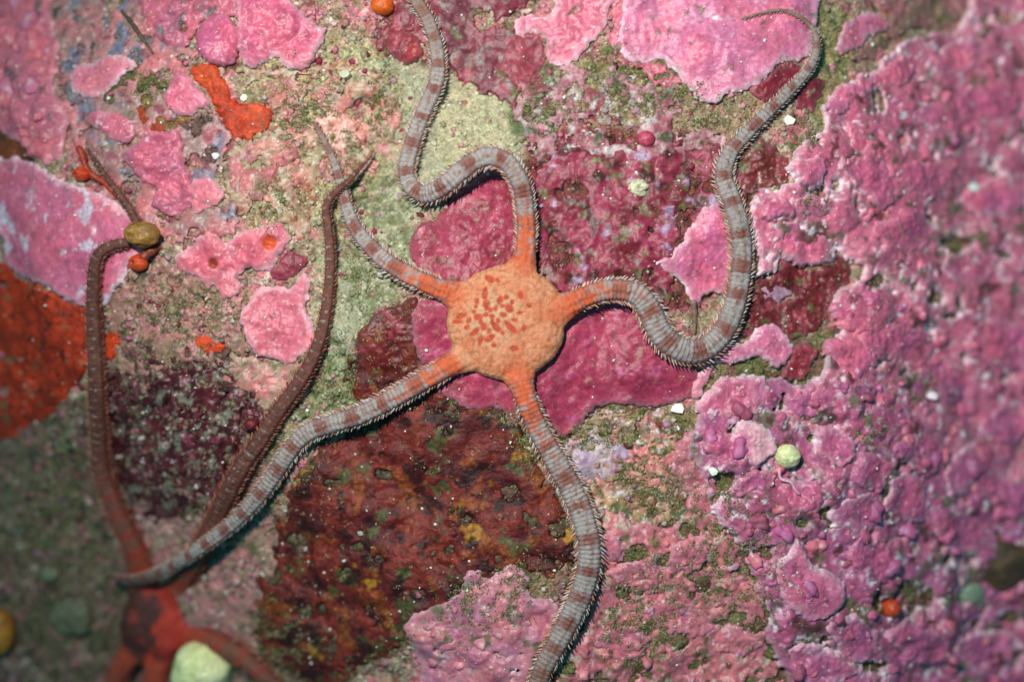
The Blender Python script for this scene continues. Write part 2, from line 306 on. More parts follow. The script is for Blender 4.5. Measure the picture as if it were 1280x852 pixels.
# --- magenta blades around the disc
thing("red_seaweed", "large magenta lobed blade under the star's upper left disc edge", "red algae",
  "514,318 516,296 530,279 546,276 560,256 588,228 612,214 632,216 646,240 654,290 650,340 610,360 570,368 542,352 524,338", a=lin((176,56,94)), b=lin((150,44,66)), thick=7, lip=1.5, rough=5, rw=44, warp=4, mat="alga", rim=0.08, spots=[(lin((196,110,130)),0.50,30,42),(lin((110,70,46)),0.50,26,43)])
thing("red_seaweed", "broad magenta lobed sheet spreading left, below and right under the star's disc", "red algae",
  "517,384 532,372 560,376 600,380 690,400 720,394 760,376 795,382 828,410 848,446 873,470 868,490 850,502 820,508 790,506 760,505 738,514 718,538 702,545 684,530 664,516 640,530 626,512 600,511 572,503 552,493 540,480 536,462 523,446 516,414", a=lin((186,58,100)), b=lin((164,46,84)), thick=10, lip=3, rough=6, rw=50, warp=3, mat="alga", rim=0.25, spots=[(lin((206,96,136)),0.50,30,44)])
thing("red_seaweed", "dark red folded plate between the sediment and the star's left disc edge", "red algae",
  "447,420 460,404 478,386 500,378 520,372 520,400 524,440 530,466 512,480 490,474 474,486 458,470 452,444", a=lin((118,34,30)), b=lin((92,26,28)), thick=9, lip=1, rough=6, rw=26, warp=4, mat="alga", rim=0.05, spots=[(lin((126,66,30)),0.44,22,45)])
thing("red_seaweed", "ribbed crimson folded blade beside the arm at the top", "red algae",
  "484,56 492,44 508,42 522,46 528,58 526,72 514,82 500,78 488,68", a=lin((168,50,66)), b=lin((128,34,50)), thick=14, lip=1, rough=3, rw=14, warp=2, mat="alga", rim=0.1, ribs=5)
thing("red_seaweed", "dull crimson blade patch left of the arm at the top edge", "red algae",
  "470,58 476,38 492,22 512,8 524,14 522,34 506,42 488,50 480,66", a=lin((150,46,60)), b=lin((130,50,62)), thick=6, lip=0, rough=4, rw=16, warp=4, mat="alga", rim=0.0)
thing("red_seaweed", "rounded dull red blade below the pink plate at top centre", "red algae",
  "630,52 648,40 668,42 680,56 682,76 672,92 668,112 650,116 634,100 626,76", a=lin((166,62,84)), b=lin((146,54,80)), thick=7, lip=1, rough=3, rw=22, warp=4, mat="alga", rim=0.05)
thing("coralline_crust", "pink plate with white top edge at top centre beside the dull red blade", "coralline algae",
  "642,26 664,20 690,12 702,-40 770,-40 762,20 748,46 735,60 720,76 702,82 686,76 680,54 666,42 648,46", a=lin((220,110,150)), b=lin((206,106,142)), thick=8, lip=1.5, rough=4, rw=30, warp=3.5, rim=0.7, spots=[(lin((110,110,70)),0.46,24,46)])
thing("coralline_crust", "big bright lilac pink plate at the top edge under the thin arm tip", "coralline algae",
  "800,-50 1010,-50 1022,0 1018,40 1006,72 976,80 962,92 942,105 930,118 910,117 892,129 871,126 862,110 850,101 843,87 820,76 792,80 772,54 778,10", a=lin((226,122,168)), b=lin((208,122,178)), thick=9, lip=2.5, rough=4.5, rw=36, warp=4, rim=0.9, spots=[(lin((130,96,80)),0.52,26,47)])
thing("coralline_crust", "patchy pink crust left of the big lilac pink plate", "coralline algae",
  "768,0 790,10 800,40 812,72 850,100 836,112 812,96 790,86 768,70 760,40", a=lin((212,104,140)), b=lin((176,96,110)), thick=6, lip=0, rough=5, rw=18, warp=8, rim=0.1, er=0.3, spots=[(DGREEN,0.36,20,48)])
thing("coralline_crust", "pointed pink crust between the thin arm tip and the huge right crust", "coralline algae",
  "1042,68 1052,36 1066,22 1090,16 1110,30 1098,44 1084,46 1072,62 1056,68", a=lin((218,112,150)), b=PINK2, thick=8, lip=2, rough=4, rw=20, warp=4, rim=0.6)
thing("coralline_crust", "greyish mauve crust on the top right edge above the huge crust", "coralline algae",
  "1090,-60 1240,-60 1204,16 1180,38 1150,36 1120,46 1098,66 1080,76 1064,70 1084,52 1104,34", a=lin((176,116,132)), b=lin((150,128,110)), thick=4, lip=0, rough=5, rw=22, warp=6, rim=0.05, lumps=(18,5), spots=[(lin((150,76,40)),0.52,26,49),(OLIVE,0.44,24,50)])
thing("red_seaweed", "smooth wine red blade under the big lilac plate left of the thin arm", "red algae",
  "938,116 944,104 962,92 980,82 1000,84 996,100 976,116 958,126 944,124", a=lin((150,34,60)), b=lin((128,30,52)), thick=6, lip=1, rough=5, rw=20, warp=5, mat="alga", rim=0.1)
thing("red_seaweed", "wine red blade right of the thin arm near the top right", "red algae",
  "994,124 1002,106 1014,96 1026,100 1028,118 1016,134 1002,140", a=lin((152,38,62)), b=lin((128,30,52)), thick=6, lip=1, rough=5, rw=18, warp=6, mat="alga", rim=0.1)
thing("red_seaweed", "wine red algae patch below the thin arm beside the pale scalloped edge", "red algae",
  "912,196 936,184 960,178 984,196 986,222 968,236 948,234 936,246 922,234 916,214", a=lin((140,34,52)), b=lin((110,40,40)), thick=4, lip=0.5, rough=6, rw=20, warp=8, er=0.3, lumps=(18,5), mat="alga", rim=0.1, spots=[(OLIVE,0.40,18,51),(CREAM,0.54,14,52)])
thing("red_seaweed", "dark red algae hollow right of the star's right arm loop", "red algae",
  "940,352 960,342 974,326 1000,324 1034,330 1044,316 1060,330 1066,350 1046,362 1040,390 1020,410 990,426 960,410 930,424 916,420 928,390", a=lin((134,34,44)), b=lin((112,30,40)), thick=4, lip=0, rough=7, rw=22, warp=7, er=0.36, lumps=(20,6), mat="alga", rim=0.1, spots=[(OLIVE,0.42,18,53),(lin((180,90,90)),0.5,20,54)])
thing("coralline_crust", "pink triangular plate with pale edges inside the right arm's loop", "coralline algae",
  "820,329 836,318 850,304 864,280 884,258 900,251 914,262 919,300 914,340 906,368 892,366 880,369 871,381 861,372 854,357 845,345 832,339", a=lin((226,112,156)), b=lin((202,106,164)), thick=10, lip=2.5, rough=4, rw=34, warp=3, rim=0.85, spots=[(lin((126,92,50)),0.62,24,55)])
thing("coralline_crust", "small lilac pink ruffled plate right of the arm loop's bottom", "coralline algae",
  "890,446 904,431 930,425 945,411 968,407 985,424 990,440 977,455 962,458 946,446 922,452 905,457", a=lin((222,120,176)), b=lin((206,112,160)), thick=17, lip=3, rough=4, rw=22, warp=3, rim=0.8)
thing("red_seaweed", "smooth wine red leaf poking out beneath small lilac pink plate", "red algae",
  "974,462 984,444 996,430 1008,428 1017,440 1012,462 997,476 982,476", a=lin((160,38,62)), b=lin((132,30,50)), thick=15, lip=1, rough=5, rw=18, warp=5, mat="alga", rim=0.15)
thing("coralline_crust", "pink plate with pale lip right of the white shell fragment", "coralline algae",
  "868,508 876,494 890,486 900,472 920,470 942,480 946,500 930,516 905,522 880,524", a=lin((216,108,158)), b=lin((192,98,140)), thick=25, er=0.95, lip=3, rough=4, rw=22, warp=3, rim=0.7)
thing("coralline_crust", "pink cupped plate with white rim left of the pale yellow ball", "coralline algae",
  "911,546 916,532 926,524 944,526 962,538 968,558 956,572 938,584 922,574 914,560", a=lin((214,110,168)), b=lin((236,190,214)), thick=27, er=0.95, lip=4, rough=4, rw=20, warp=2.5, rim=0.9)
thing("coralline_crust", "small pink ruffled scrap left of the pink plate with pale lip", "coralline algae",
  "862,492 868,472 878,458 888,454 890,466 880,480 874,496", a=lin((216,116,146)), b=PINK, thick=16, lip=2, rough=3, rw=16, warp=3, rim=0.8)
thing("coralline_crust", "smooth lilac oval plate with white left edge near bottom right", "coralline algae",
  "963,712 969,696 984,686 992,671 1002,680 1012,702 1042,716 1054,742 1034,766 1006,772 986,760 971,740", a=lin((222,126,178)), b=lin((196,96,140)), thick=30, er=0.95, lip=3, rough=3, rw=40, warp=1.5, rim=0.9)
thing("coralline_crust", "worn rose crust with lilac tint below right arm loop", "coralline algae",
  "838,560 862,540 880,560 892,600 902,640 880,645 858,625 845,600 836,580", a=lin((210,118,146)), b=lin((186,120,140)), thick=5, lip=0, rough=5, rw=20, warp=6, rim=0.1, lumps=(18,5), spots=[(OLIVE,0.42,20,56)])
thing("coralline_crust", "lavender powdery crust right of the lowest arm below the magenta blade", "coralline algae",
  "708,556 726,540 752,544 776,550 784,570 772,590 750,600 728,602 712,586", a=LAV, b=lin((206,190,206)), thick=4, lip=0, rough=3, rw=12, warp=6, rim=0.0, spots=[(GREY,0.36,14,57)])
thing("coralline_crust", "worn pale peach and pink crust right of the lavender crust", "coralline algae",
  "790,560 812,545 836,548 846,575 838,606 816,610 798,590", a=lin((214,160,150)), b=lin((206,116,132)), thick=4, lip=0, rough=4, rw=16, warp=7, rim=0.0, spots=[(OLIVE,0.38,18,58)])
thing("coralline_crust", "small bumpy lavender crust in the red hollow right of arm loop", "coralline algae",
  "951,358 964,354 982,356 986,368 974,376 956,374", a=LAV, b=lin((190,150,190)), thick=6, lip=0, rough=2, rw=10, warp=5, rim=0.1)
# --- sponges at left
thing("encrusting_sponge", "bright orange sponge strip with rounded end in the upper left", "sponge",
  "238,92 246,80 262,80 275,90 283,106 291,122 302,131 318,127 332,130 339,143 334,160 320,171 304,176 289,168 279,152 273,134 262,114 248,104", a=lin((200,76,34)), b=lin((182,54,22)), thick=7, lip=0, rough=5, rw=24, warp=4, mat="sponge", rim=0.0)
thing("encrusting_sponge", "small rust orange sponge sliver below the green hollow", "sponge",
  "170,134 180,136 194,149 209,160 205,168 190,166 177,151", a=lin((186,70,32)), b=RUST, thick=6, lip=0, rough=2, rw=16, warp=2, mat="sponge", rim=0.0)
thing("encrusting_sponge", "large smooth red orange sponge on the left edge", "sponge",
  "-80,318 4,330 24,345 54,360 84,375 112,386 114,420 111,456 96,482 70,510 40,530 0,549 -80,566", a=lin((198,62,24)), b=lin((158,44,20)), thick=8, lip=0, rough=8, rw=56, warp=6, er=0.5, mat="sponge", rim=0.0, spots=[(lin((130,124,90)),0.50,26,59),(lin((110,36,18)),0.40,20,60)])
thing("encrusting_sponge", "small orange sponge spot on rubble below butterfly shaped crust", "sponge",
  "243,424 256,419 270,425 282,432 278,440 262,442 250,436", a=lin((200,70,26)), b=ORED, thick=5, lip=0, rough=2, rw=14, warp=2, mat="sponge", rim=0.0)
thing("encrusting_sponge", "small orange sponge patch just right of the second star's left arm", "sponge",
  "130,424 140,416 150,420 148,438 140,450 131,444", a=lin((204,66,26)), b=ORED, thick=5, lip=0, rough=2, rw=14, warp=2, mat="sponge", rim=0.0)
thing("encrusting_sponge", "brown orange sponge in the dark notch at the left edge", "sponge",
  "-40,162 4,166 26,180 46,198 30,206 6,200 -40,198", a=lin((128,66,32)), b=BROWN, thick=3, lip=0, rough=4, rw=18, warp=3, mat="sponge", rim=0.0)

# ------------------------------------------------------------------ ground raster (world, design units)
GS = 2.4
gx = np.arange(-220, 1500, GS); gy = np.arange(-200, 1056, GS)
GX, GY = np.meshgrid(gx, gy)
HB = Hm(GX, GY)
rockz = HB + 8.0 * fbm(GX, GY, 46, 5, 60, 0.6) + 2.2 * np.abs(fbm(GX, GY, 16, 2, 66))
c1, ci1 = cells(GX + 5 * noise(GX, GY, 20, 1), GY + 5 * noise(GX, GY, 20, 2), 17, 70)
rockz += 4.0 * np.clip(0.75 - c1, 0, 1)
cov = np.full(GX.shape, -1e9)            # crust top height where something covers the rock

# pigment of the bare rock and its thin films, zone by zone
base = np.where(fbm(GX, GY, 60, 3, 80)[..., None] > 0, DUSK, lin((138, 128, 100)))
w_ = ss(-0.25, 0.35, fbm(GX, GY, 30, 4, 81))[..., None]
COLR = lin((164, 152, 128)) * (1 - w_) + lin((196, 128, 138)) * w_
def mixin(m, c):
    global COLR
    COLR = COLR * (1 - m[..., None]) + np.asarray(c) * m[..., None]
mixin(0.8 * ss(0.28, 0.42, fbm(GX, GY, 24, 3, 82)), lin((98, 100, 60)))
mixin(0.8 * ss(0.36, 0.46, fbm(GX, GY, 18, 3, 83)), lin((206, 200, 184)))
mixin(0.7 * ss(0.34, 0.44, fbm(GX, GY, 20, 3, 84)), lin((120, 52, 52)))
def zone(outline, c, feather=14, cover=1.0, grain=None, thr=0.0, seed=0, wamp=10):
    """thin film of one colour on the rock inside an outline; grain>0 breaks it into spots"""
    poly = world_poly(P(outline), 8.0)
    x0, y0 = poly.min(0) - feather * 2 - wamp; x1, y1 = poly.max(0) + feather * 2 + wamp
    i0, i1 = np.searchsorted(gx, [x0, x1]); j0, j1 = np.searchsorted(gy, [y0, y1])
    x = GX[j0:j1, i0:i1]; y = GY[j0:j1, i0:i1]
    if x.size == 0: return
    d = sdf(poly, x + wamp * fbm(x, y, 34, 3, seed + 200), y + wamp * fbm(x, y, 34, 3, seed + 300)).reshape(x.shape)
    m = ss(feather * 0.5, -feather * 0.5, d) * cover
    if grain: m = m * ss(thr - 0.07, thr + 0.07, fbm(x, y, grain, 5, seed + 400, 0.75))
    COLR[j0:j1, i0:i1] = COLR[j0:j1, i0:i1] * (1 - m[..., None]) + np.asarray(c) * m[..., None]
# sediment around the upper left arms
zone("440,60 540,90 640,120 655,170 640,190 590,195 570,230 530,270 520,330 500,370 470,400 440,440 400,470 380,430 395,330 400,260 420,200 430,120", SED, 30, 0.95, seed=1)
zone("560,100 640,120 660,170 640,185 600,186 560,215 545,160", lin((186,180,146)), 14, 0.85, seed=2)
zone("400,180 500,180 520,330 470,400 420,380", lin((112,120,80)), 20, 0.85, 20, 0.02, 3)
zone("320,60 480,60 500,200 330,300 300,180", lin((172,168,128)), 24, 0.85, 34, -0.12, 4)
zone("330,90 470,100 480,200 340,260", lin((176,108,88)), 20, 0.8, 22, 0.18, 5)
zone("320,120 480,120 480,210 330,210", lin((216,150,160)), 20, 0.8, 22, 0.10, 6)
zone("385,430 440,440 490,440 500,480 450,520 400,560 360,560 370,500", lin((150,160,122)), 12, 0.9, seed=7)
zone("385,430 500,430 500,560 360,570", lin((92,104,64)), 12, 0.8, 16, 0.16, 8)
# upper left hollow
zone("70,20 170,20 200,80 200,140 170,160 90,160 75,80", lin((122,120,132)), 16, 0.85, seed=9)
zone("72,20 170,30 150,90 90,100", lin((116,124,156)), 14, 0.7, 26, 0.0, 10)
zone("130,86 200,92 225,140 215,160 175,150 140,130", lin((96,98,40)), 10, 0.9, seed=11)
zone("170,120 240,140 230,165 180,150", lin((150,112,44)), 10, 0.8, seed=12)
zone("230,150 280,150 290,210 270,220 240,190", lin((96,70,72)), 10, 0.8, seed=13)
zone("100,170 170,180 190,280 120,240", lin((150,120,120)), 10, 0.7, seed=14)
zone("20,2 70,4 64,28 26,26", lin((78,94,78)), 10, 0.8, seed=15)
# centre left rubble
zone("160,330 300,340 300,450 260,480 150,460 140,390", lin((186,142,138)), 16, 0.8, seed=16)
zone("160,330 300,340 300,450 260,480 150,460 140,390", lin((110,104,70)), 16, 0.8, 20, 0.12, 17)
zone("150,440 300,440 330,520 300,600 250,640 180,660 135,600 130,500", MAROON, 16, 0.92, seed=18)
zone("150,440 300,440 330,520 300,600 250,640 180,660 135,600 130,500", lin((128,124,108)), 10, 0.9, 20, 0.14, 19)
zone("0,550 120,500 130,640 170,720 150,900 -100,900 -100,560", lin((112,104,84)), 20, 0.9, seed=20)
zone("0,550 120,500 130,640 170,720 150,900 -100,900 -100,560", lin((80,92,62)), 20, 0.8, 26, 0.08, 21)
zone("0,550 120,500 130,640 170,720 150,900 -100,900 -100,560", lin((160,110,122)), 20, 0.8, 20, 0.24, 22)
zone("160,640 300,600 330,560 350,640 330,760 300,860 240,780 230,700", lin((172,140,134)), 16, 0.85, seed=23)
zone("240,700 330,650 330,770 260,800", lin((196,136,156)), 16, 0.8, 22, 0.05, 24)
zone("220,640 350,580 340,700 250,720", lin((112,116,80)), 12, 0.8, 18, 0.14, 25)
zone("320,780 380,840 420,900 300,900 300,800", lin((110,118,76)), 12, 0.8, 22, 0.0, 26)
# right of the disc, turf and films
zone("640,80 760,80 870,110 960,120 930,190 860,180 760,190 680,190 640,150", lin((156,146,112)), 16, 0.85, seed=27)
zone("640,90 700,95 690,170 640,170", lin((82,104,64)), 12, 0.8, 26, -0.1, 28)
zone("740,60 860,90 880,140 800,140 740,120", lin((92,98,44)), 12, 0.85, 26, -0.05, 29)
zone("680,100 800,110 830,200 720,220 670,180", lin((196,186,190)), 12, 0.8, 22, 0.12, 30)
zone("660,130 760,140 780,200 680,210", lin((134,44,62)), 10, 0.85, 20, 0.1, 31)
zone("840,130 940,130 900,200 850,220 820,180", lin((160,140,116)), 12, 0.8, seed=32)
zone("1000,20 1070,20 1060,80 1030,160 1000,150 1016,80", lin((140,140,92)), 10, 0.85, seed=33)
zone("600,505 690,510 720,530 860,510 870,600 880,650 780,650 740,620 700,600 660,560", lin((136,130,82)), 14, 0.9, seed=34)
zone("600,505 690,510 860,510 880,650 780,650 660,560", lin((82,92,36)), 14, 0.85, 24, 0.06, 35)
zone("700,520 860,520 880,650 740,650", lin((208,186,186)), 14, 0.8, 20, 0.18, 36)
zone("780,580 880,590 880,650 790,650", lin((110,46,38)), 12, 0.8, 20, 0.1, 37)
zone("650,700 740,660 760,700 720,780 660,780", lin((166,138,140)), 12, 0.8, seed=38)
zone("650,690 700,690 690,740 650,740", lin((128,120,80)), 10, 0.8, seed=39)
zone("1180,640 1320,640 1320,760 1220,740", lin((84,66,46)), 18, 0.8, seed=40)

zone("880,480 1000,420 1060,380 1420,-80 1500,-80 1500,1000 700,1000 740,660 880,640", lin((96,74,54)), 20, 0.85, seed=41)
zone("880,480 1060,380 1500,300 1500,1000 700,1000 740,660 880,640", lin((104,112,66)), 20, 0.85, 40, 0.0, 42)
zone("670,180 920,180 930,300 850,390 680,370", lin((116,40,46)), 14, 0.85, seed=43)
zone("670,180 920,180 930,300 850,390 680,370", lin((74,48,32)), 14, 0.85, 26, 0.10, 44)

zone("450,420 530,400 600,500 720,660 650,720 500,810 380,850 320,800 340,680 440,540", lin((70,66,44)), 12, 0.9, seed=45)
# ------------------------------------------------------------------ build the crusts
MATS = {"dark": M_DARK, "crust": M_CRUST, "alga": M_ALGA, "sponge": M_SPONGE}
crust_objs = []
NODPAR = []
def build_crust(idx, name, label, cat, outline, a, b, thick=8, lip=2, rough=4, rw=30, warp=3, rim=0.5, mat="crust", spots=(), lumps=None, holes=(), ribs=0, er=0.72, dust=0.50, parent=None, pits=()):
    seed = 1000 + idx * 37
    poly = world_poly(outline)
    g = 2.2 if (np.ptp(poly[:, 0]) * np.ptp(poly[:, 1]) > 30000) else 1.5
    m = warp * 2 + 6
    xs = np.arange(poly[:, 0].min() - m, poly[:, 0].max() + m, g); ys = np.arange(poly[:, 1].min() - m, poly[:, 1].max() + m, g)
    xs = xs[(xs > -214) & (xs < 1490)]; ys = ys[(ys > -194) & (ys < 1046)]
    X, Y = np.meshgrid(xs, ys); sh = X.shape
    wx = warp * (fbm(X, Y, 26, 2, seed) + 0.45 * noise(X, Y, 9, seed + 1)); wy = warp * (fbm(X, Y, 26, 2, seed + 2) + 0.45 * noise(X, Y, 9, seed + 3))
    d = sdf(poly, X + wx, Y + wy).reshape(sh)
    d = d + (1.6 + 0.25 * warp) * noise(X, Y, 7, seed + 40) + 0.8 * noise(X, Y, 3.6, seed + 41)
    if er < 1: d = np.maximum(d, (fbm(X, Y, 42, 4, seed + 43, 0.62) - er) * 34 - 6 * np.exp(-np.clip(-d, 0, None) / 6))
    for hx, hy, hr in pits:
        wxp, wyp = to_world(hx, hy); d = np.maximum(d, hr - np.hypot(X - wxp, (Y - wyp) * 1.25) + 1.1 * hr * fbm(X, Y, 20, 5, seed + 44, 0.7))
    inside = d < 0
    cell = inside[:-1, :-1] | inside[1:, :-1] | inside[:-1, 1:] | inside[1:, 1:]
    use = np.zeros(sh, bool)
    use[:-1, :-1] |= cell; use[1:, :-1] |= cell; use[:-1, 1:] |= cell; use[1:, 1:] |= cell
    gyd, gxd = np.gradient(d, g); gl = gxd ** 2 + gyd ** 2 + 1e-6
    snap = use & ~inside
    st_ = np.clip(d / gl, 0, 1.3 * g)
    X2 = np.where(snap, X - gxd * st_, X); Y2 = np.where(snap, Y - gyd * st_, Y)
    dep = np.clip(-d, 0, None)
    z = Hm(X2, Y2) + (0.72 * thick) * (1 - np.exp(-(dep + 1.2) / 2.2)) + lip * np.exp(-((dep - 3) / 7.0) ** 2) * (0.7 + 0.9 * noise(X, Y, 30, seed + 8))
    grow = 1 - np.exp(-dep / 9.0)
    z += grow * rough * (fbm(X2, Y2, rw, 3, seed + 4, 0.45) + 0.35 * np.abs(noise(X2, Y2, rw * 0.3, seed + 5)))
    z += grow * np.minimum(dep, 40) * 0.06
    z += (0.4 + 0.6 * grow) * (0.9 if mat == "crust" else 0.6) * fbm(X2, Y2, 9, 3, seed + 7, 0.6)
    if lumps:
        c, _ = cells(X2 + 4 * noise(X2, Y2, 18, seed), Y2 + 4 * noise(X2, Y2, 18, seed + 9), lumps[0], seed + 6)
        big = 0.35 + 0.65 * ss(-0.3, 0.5, noise(X2, Y2, lumps[0] * 3, seed + 61))
        z += grow * lumps[1] * big * np.clip(1 - (c / 0.62) ** 2, 0, 1)
    if ribs:
        z += 3.0 * np.abs(np.sin((X2 * 0.9 + Y2 * 0.35) / ribs)) * grow
    for hx, hy, hr, _c in holes:
        wxh, wyh = to_world(hx, hy); z -= 6 * np.exp(-(((X2 - wxh) ** 2 + (Y2 - wyh) ** 2) / hr ** 2) ** 2)
    # pigment
    f = ss(-0.45, 0.45, fbm(X2, Y2, 55, 4, seed + 10, 0.6))[..., None]
    C = a * (1 - f) + b * f
    C = C * (1 + 0.30 * fbm(X2, Y2, 14, 3, seed + 11, 0.6))[..., None]
    if mat == "crust":                                   # settled silt, films and bleached specks
        gm = C.mean(-1, keepdims=True); C = (gm + (C - gm) * 1.0) * (np.array([0.96, 0.82, 0.70]) if idx in (3, 4) or 200 <= idx < 242 else np.array([0.94, 0.82, 0.68]))
        mk = ss(dust - 0.06, dust + 0.16, fbm(X2, Y2, 17, 4, seed + 50, 0.68))[..., None] * 0.75; C = C * (1 - mk) + lin((150, 128, 112)) * mk
        mk = ss(dust + 0.06, dust + 0.18, fbm(X2, Y2, 26, 4, seed + 51, 0.66))[..., None] * 0.7; C = C * (1 - mk) + lin((104, 100, 62)) * mk
        mk = ss(0.46, 0.62, fbm(X2, Y2, 9, 3, seed + 52, 0.6))[..., None] * 0.5; C = C * (1 - mk) + lin((238, 220, 226)) * mk
        mk = ss(0.30, 0.5, fbm(X2, Y2, 30, 4, seed + 53, 0.6))[..., None] * 0.6; C = C * (1 - mk) + lin((158, 70, 92)) * mk
    elif mat == "alga":
        C = C * np.array([0.82, 1.0, 0.76])
        mk = ss(0.15, 0.5, fbm(X2, Y2, 34, 4, seed + 55, 0.6))[..., None] * 0.55; C = C * (1 - mk) + lin((178, 80, 98)) * mk
        mk = ss(0.36, 0.54, fbm(X2, Y2, 18, 5, seed + 50, 0.7))[..., None] * 0.7; C = C * (1 - mk) + lin((140, 124, 92)) * mk
        mk = ss(0.34, 0.52, fbm(X2, Y2, 26, 4, seed + 53, 0.6))[..., None] * 0.6; C = C * (1 - mk) + lin((104, 30, 44)) * mk
    for k, (sc_, thr, wl_, sd) in enumerate(spots):
        thr = thr - 0.07; mk = ss(thr - 0.10, thr + 0.08, fbm(X2, Y2, wl_, 4, sd * 13 + 7, 0.62))[..., None] * 0.88
        C = C * (1 - mk) + sc_ * (0.8 + 0.4 * noise(X2, Y2, 5, sd)[..., None]) * mk
    for hx, hy, hr, hc in holes:
        wxh, wyh = to_world(hx, hy); mk = ss(1.2, 0.7, np.hypot(X2 - wxh, Y2 - wyh) / hr)[..., None]; C = C * (1 - mk) + hc * mk
    if rim > 0:
        pr = (0.55 + 0.7 * noise(X, Y, 22, seed + 14)).clip(0, 1)
        r = rim * (np.exp(-dep / (1.9 + 1.4 * pr)) * (0.55 + 0.6 * pr) + 0.16 * np.exp(-dep / 9.0))
        r = r.clip(0, 0.95)[..., None]; C = C * (1 - r) + PALE * r
    # sheet + turned-under edge
    idm = -np.ones(sh, int); idm[use] = np.arange(use.sum())
    V = np.stack([X2[use], Y2[use], z[use]], 1); CC = C[use]
    jj, ii = np.nonzero(cell)
    F = np.stack([idm[jj, ii], idm[jj, ii + 1], idm[jj + 1, ii + 1], idm[jj + 1, ii]], 1)
    e = np.concatenate([F[:, [0, 1]], F[:, [1, 2]], F[:, [2, 3]], F[:, [3, 0]]]); es = np.sort(e, 1)
    key = es[:, 0] * (len(V) + 1) + es[:, 1]; u, inv, cnt = np.unique(key, return_inverse=True, return_counts=True)
    be = e[cnt[inv] == 1]; bv = np.unique(be); low = -np.ones(len(V), int); low[bv] = len(V) + np.arange(len(bv))
    gn = np.stack([gxd[use], gyd[use]], 1); gn /= np.linalg.norm(gn, axis=1, keepdims=True) + 1e-6
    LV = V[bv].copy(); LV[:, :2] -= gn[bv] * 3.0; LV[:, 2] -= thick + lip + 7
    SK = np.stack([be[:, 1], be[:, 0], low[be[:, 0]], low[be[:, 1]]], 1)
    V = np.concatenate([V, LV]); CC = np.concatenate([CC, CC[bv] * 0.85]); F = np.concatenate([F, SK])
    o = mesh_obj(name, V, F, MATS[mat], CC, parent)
    if label: tag(o, label, cat)
    crust_objs.append(o)
    # note the cover on the ground raster
    i0, i1 = np.searchsorted(gx, [xs[0], xs[-1]]); j0, j1 = np.searchsorted(gy, [ys[0], ys[-1]])
    ti = np.clip(np.round((gx[i0:i1] - xs[0]) / g).astype(int), 0, len(xs) - 1); tj = np.clip(np.round((gy[j0:j1] - ys[0]) / g).astype(int), 0, len(ys) - 1)
    sub = np.where(inside, z, -1e9)[np.ix_(tj, ti)]
    cov[j0:j1, i0:i1] = np.maximum(cov[j0:j1, i0:i1], sub)
    return o, poly
def thing_root(name, px, py, z, label, cat):
    e = bpy.data.objects.new(name, None); col.objects.link(e); e.empty_display_size = 0.02
    tag(e, label, cat); return e
BUILT = []; ROOTS = {}; BIG = {}
RI = {i: k for i, t in enumerate(T) for k, w in ((3, "huge rough"), (4, "nodular mauve"), (5, "pale rose granular"), (6, "pale mauve lobed"), (7, "lumpy mauve pink")) if t[1].startswith(w)}
for i, (nm, lb, ct, ol, kw) in enumerate(T):
    if i in RI:
        ROOTS[RI[i]] = thing_root(nm, 0, 0, 0, lb, ct)
        BUILT.append(build_crust(i, "crust_sheet", None, None, ol, parent=ROOTS[RI[i]], **kw)); BIG[RI[i]] = BUILT[-1]
    else:
        BUILT.append(build_crust(i, nm, lb, ct, ol, **kw))
# overlapping plates that grow on the two big right-hand crusts and the bottom ones
def blob(px, py, rx, ry, rot, k):
    g = np.random.default_rng(k); n = 10; out = []
    for i in range(n):
        t = i / n * 2 * math.pi; q = 1 + g.normal(0, 0.16)
        u, v = rx * q * math.cos(t), ry * q * math.sin(t); out.append((px + u * math.cos(rot) - v * math.sin(rot), py + u * math.sin(rot) + v * math.cos(rot)))
    return out
PL = [(3,1180,155,38,16,0.3),(3,1080,175,26,18,-0.5),(3,1060,120,30,14,-0.6),(3,1120,95,26,12,-0.5),(3,1010,215,20,16,0.2),(3,965,262,20,14,0.5),(3,1000,305,34,18,0.2),(3,1070,385,30,22,0.2),(3,1010,262,26,14,0.1),(3,1120,290,34,20,-0.2),(3,1090,230,36,22,0.4),(3,1150,225,30,20,0.1),(3,1210,330,34,24,-0.2),(3,1115,430,34,22,0.3),(3,1240,250,30,22,0.2),(3,1230,130,40,24,-0.4),(3,1190,80,34,18,-0.5),(3,1250,430,36,26,0.1),(3,1180,470,30,22,0.2),(3,1060,445,26,18,0.2),
 (4,935,490,26,18,0.3),(4,1010,500,26,18,-0.3),(4,1040,560,24,20,0.1),(4,1085,585,22,22,0.5),(4,1070,640,32,20,-0.3),(4,1000,620,26,16,0.4),(4,1130,620,26,22,0.3),(4,1150,560,30,20,0.2),(4,1210,590,30,24,-0.2),(4,1250,530,26,22,0.2),(4,1190,660,34,22,0.5),(4,1090,700,30,20,0.7),(4,1060,790,34,20,0.6),(4,1150,800,36,24,0.2),(4,1230,810,34,24,-0.2),(4,900,560,22,16,0.3),(4,920,640,26,18,0.2),(4,960,660,20,16,0.5),(4,1110,520,26,18,0.0),(4,1260,620,26,20,0.4),(4,1020,830,34,20,0.2),(4,940,600,22,14,-0.3),
 (5,800,720,30,18,0.2),(5,860,690,26,16,-0.2),(5,850,770,34,18,0.3),(5,780,800,28,18,0.1),(5,910,800,30,18,-0.2),(5,760,680,20,16,0.5),(5,930,740,22,16,0.4),(6,560,790,26,18,0.2),(6,630,745,24,16,0.4),(6,590,830,30,18,-0.2)]
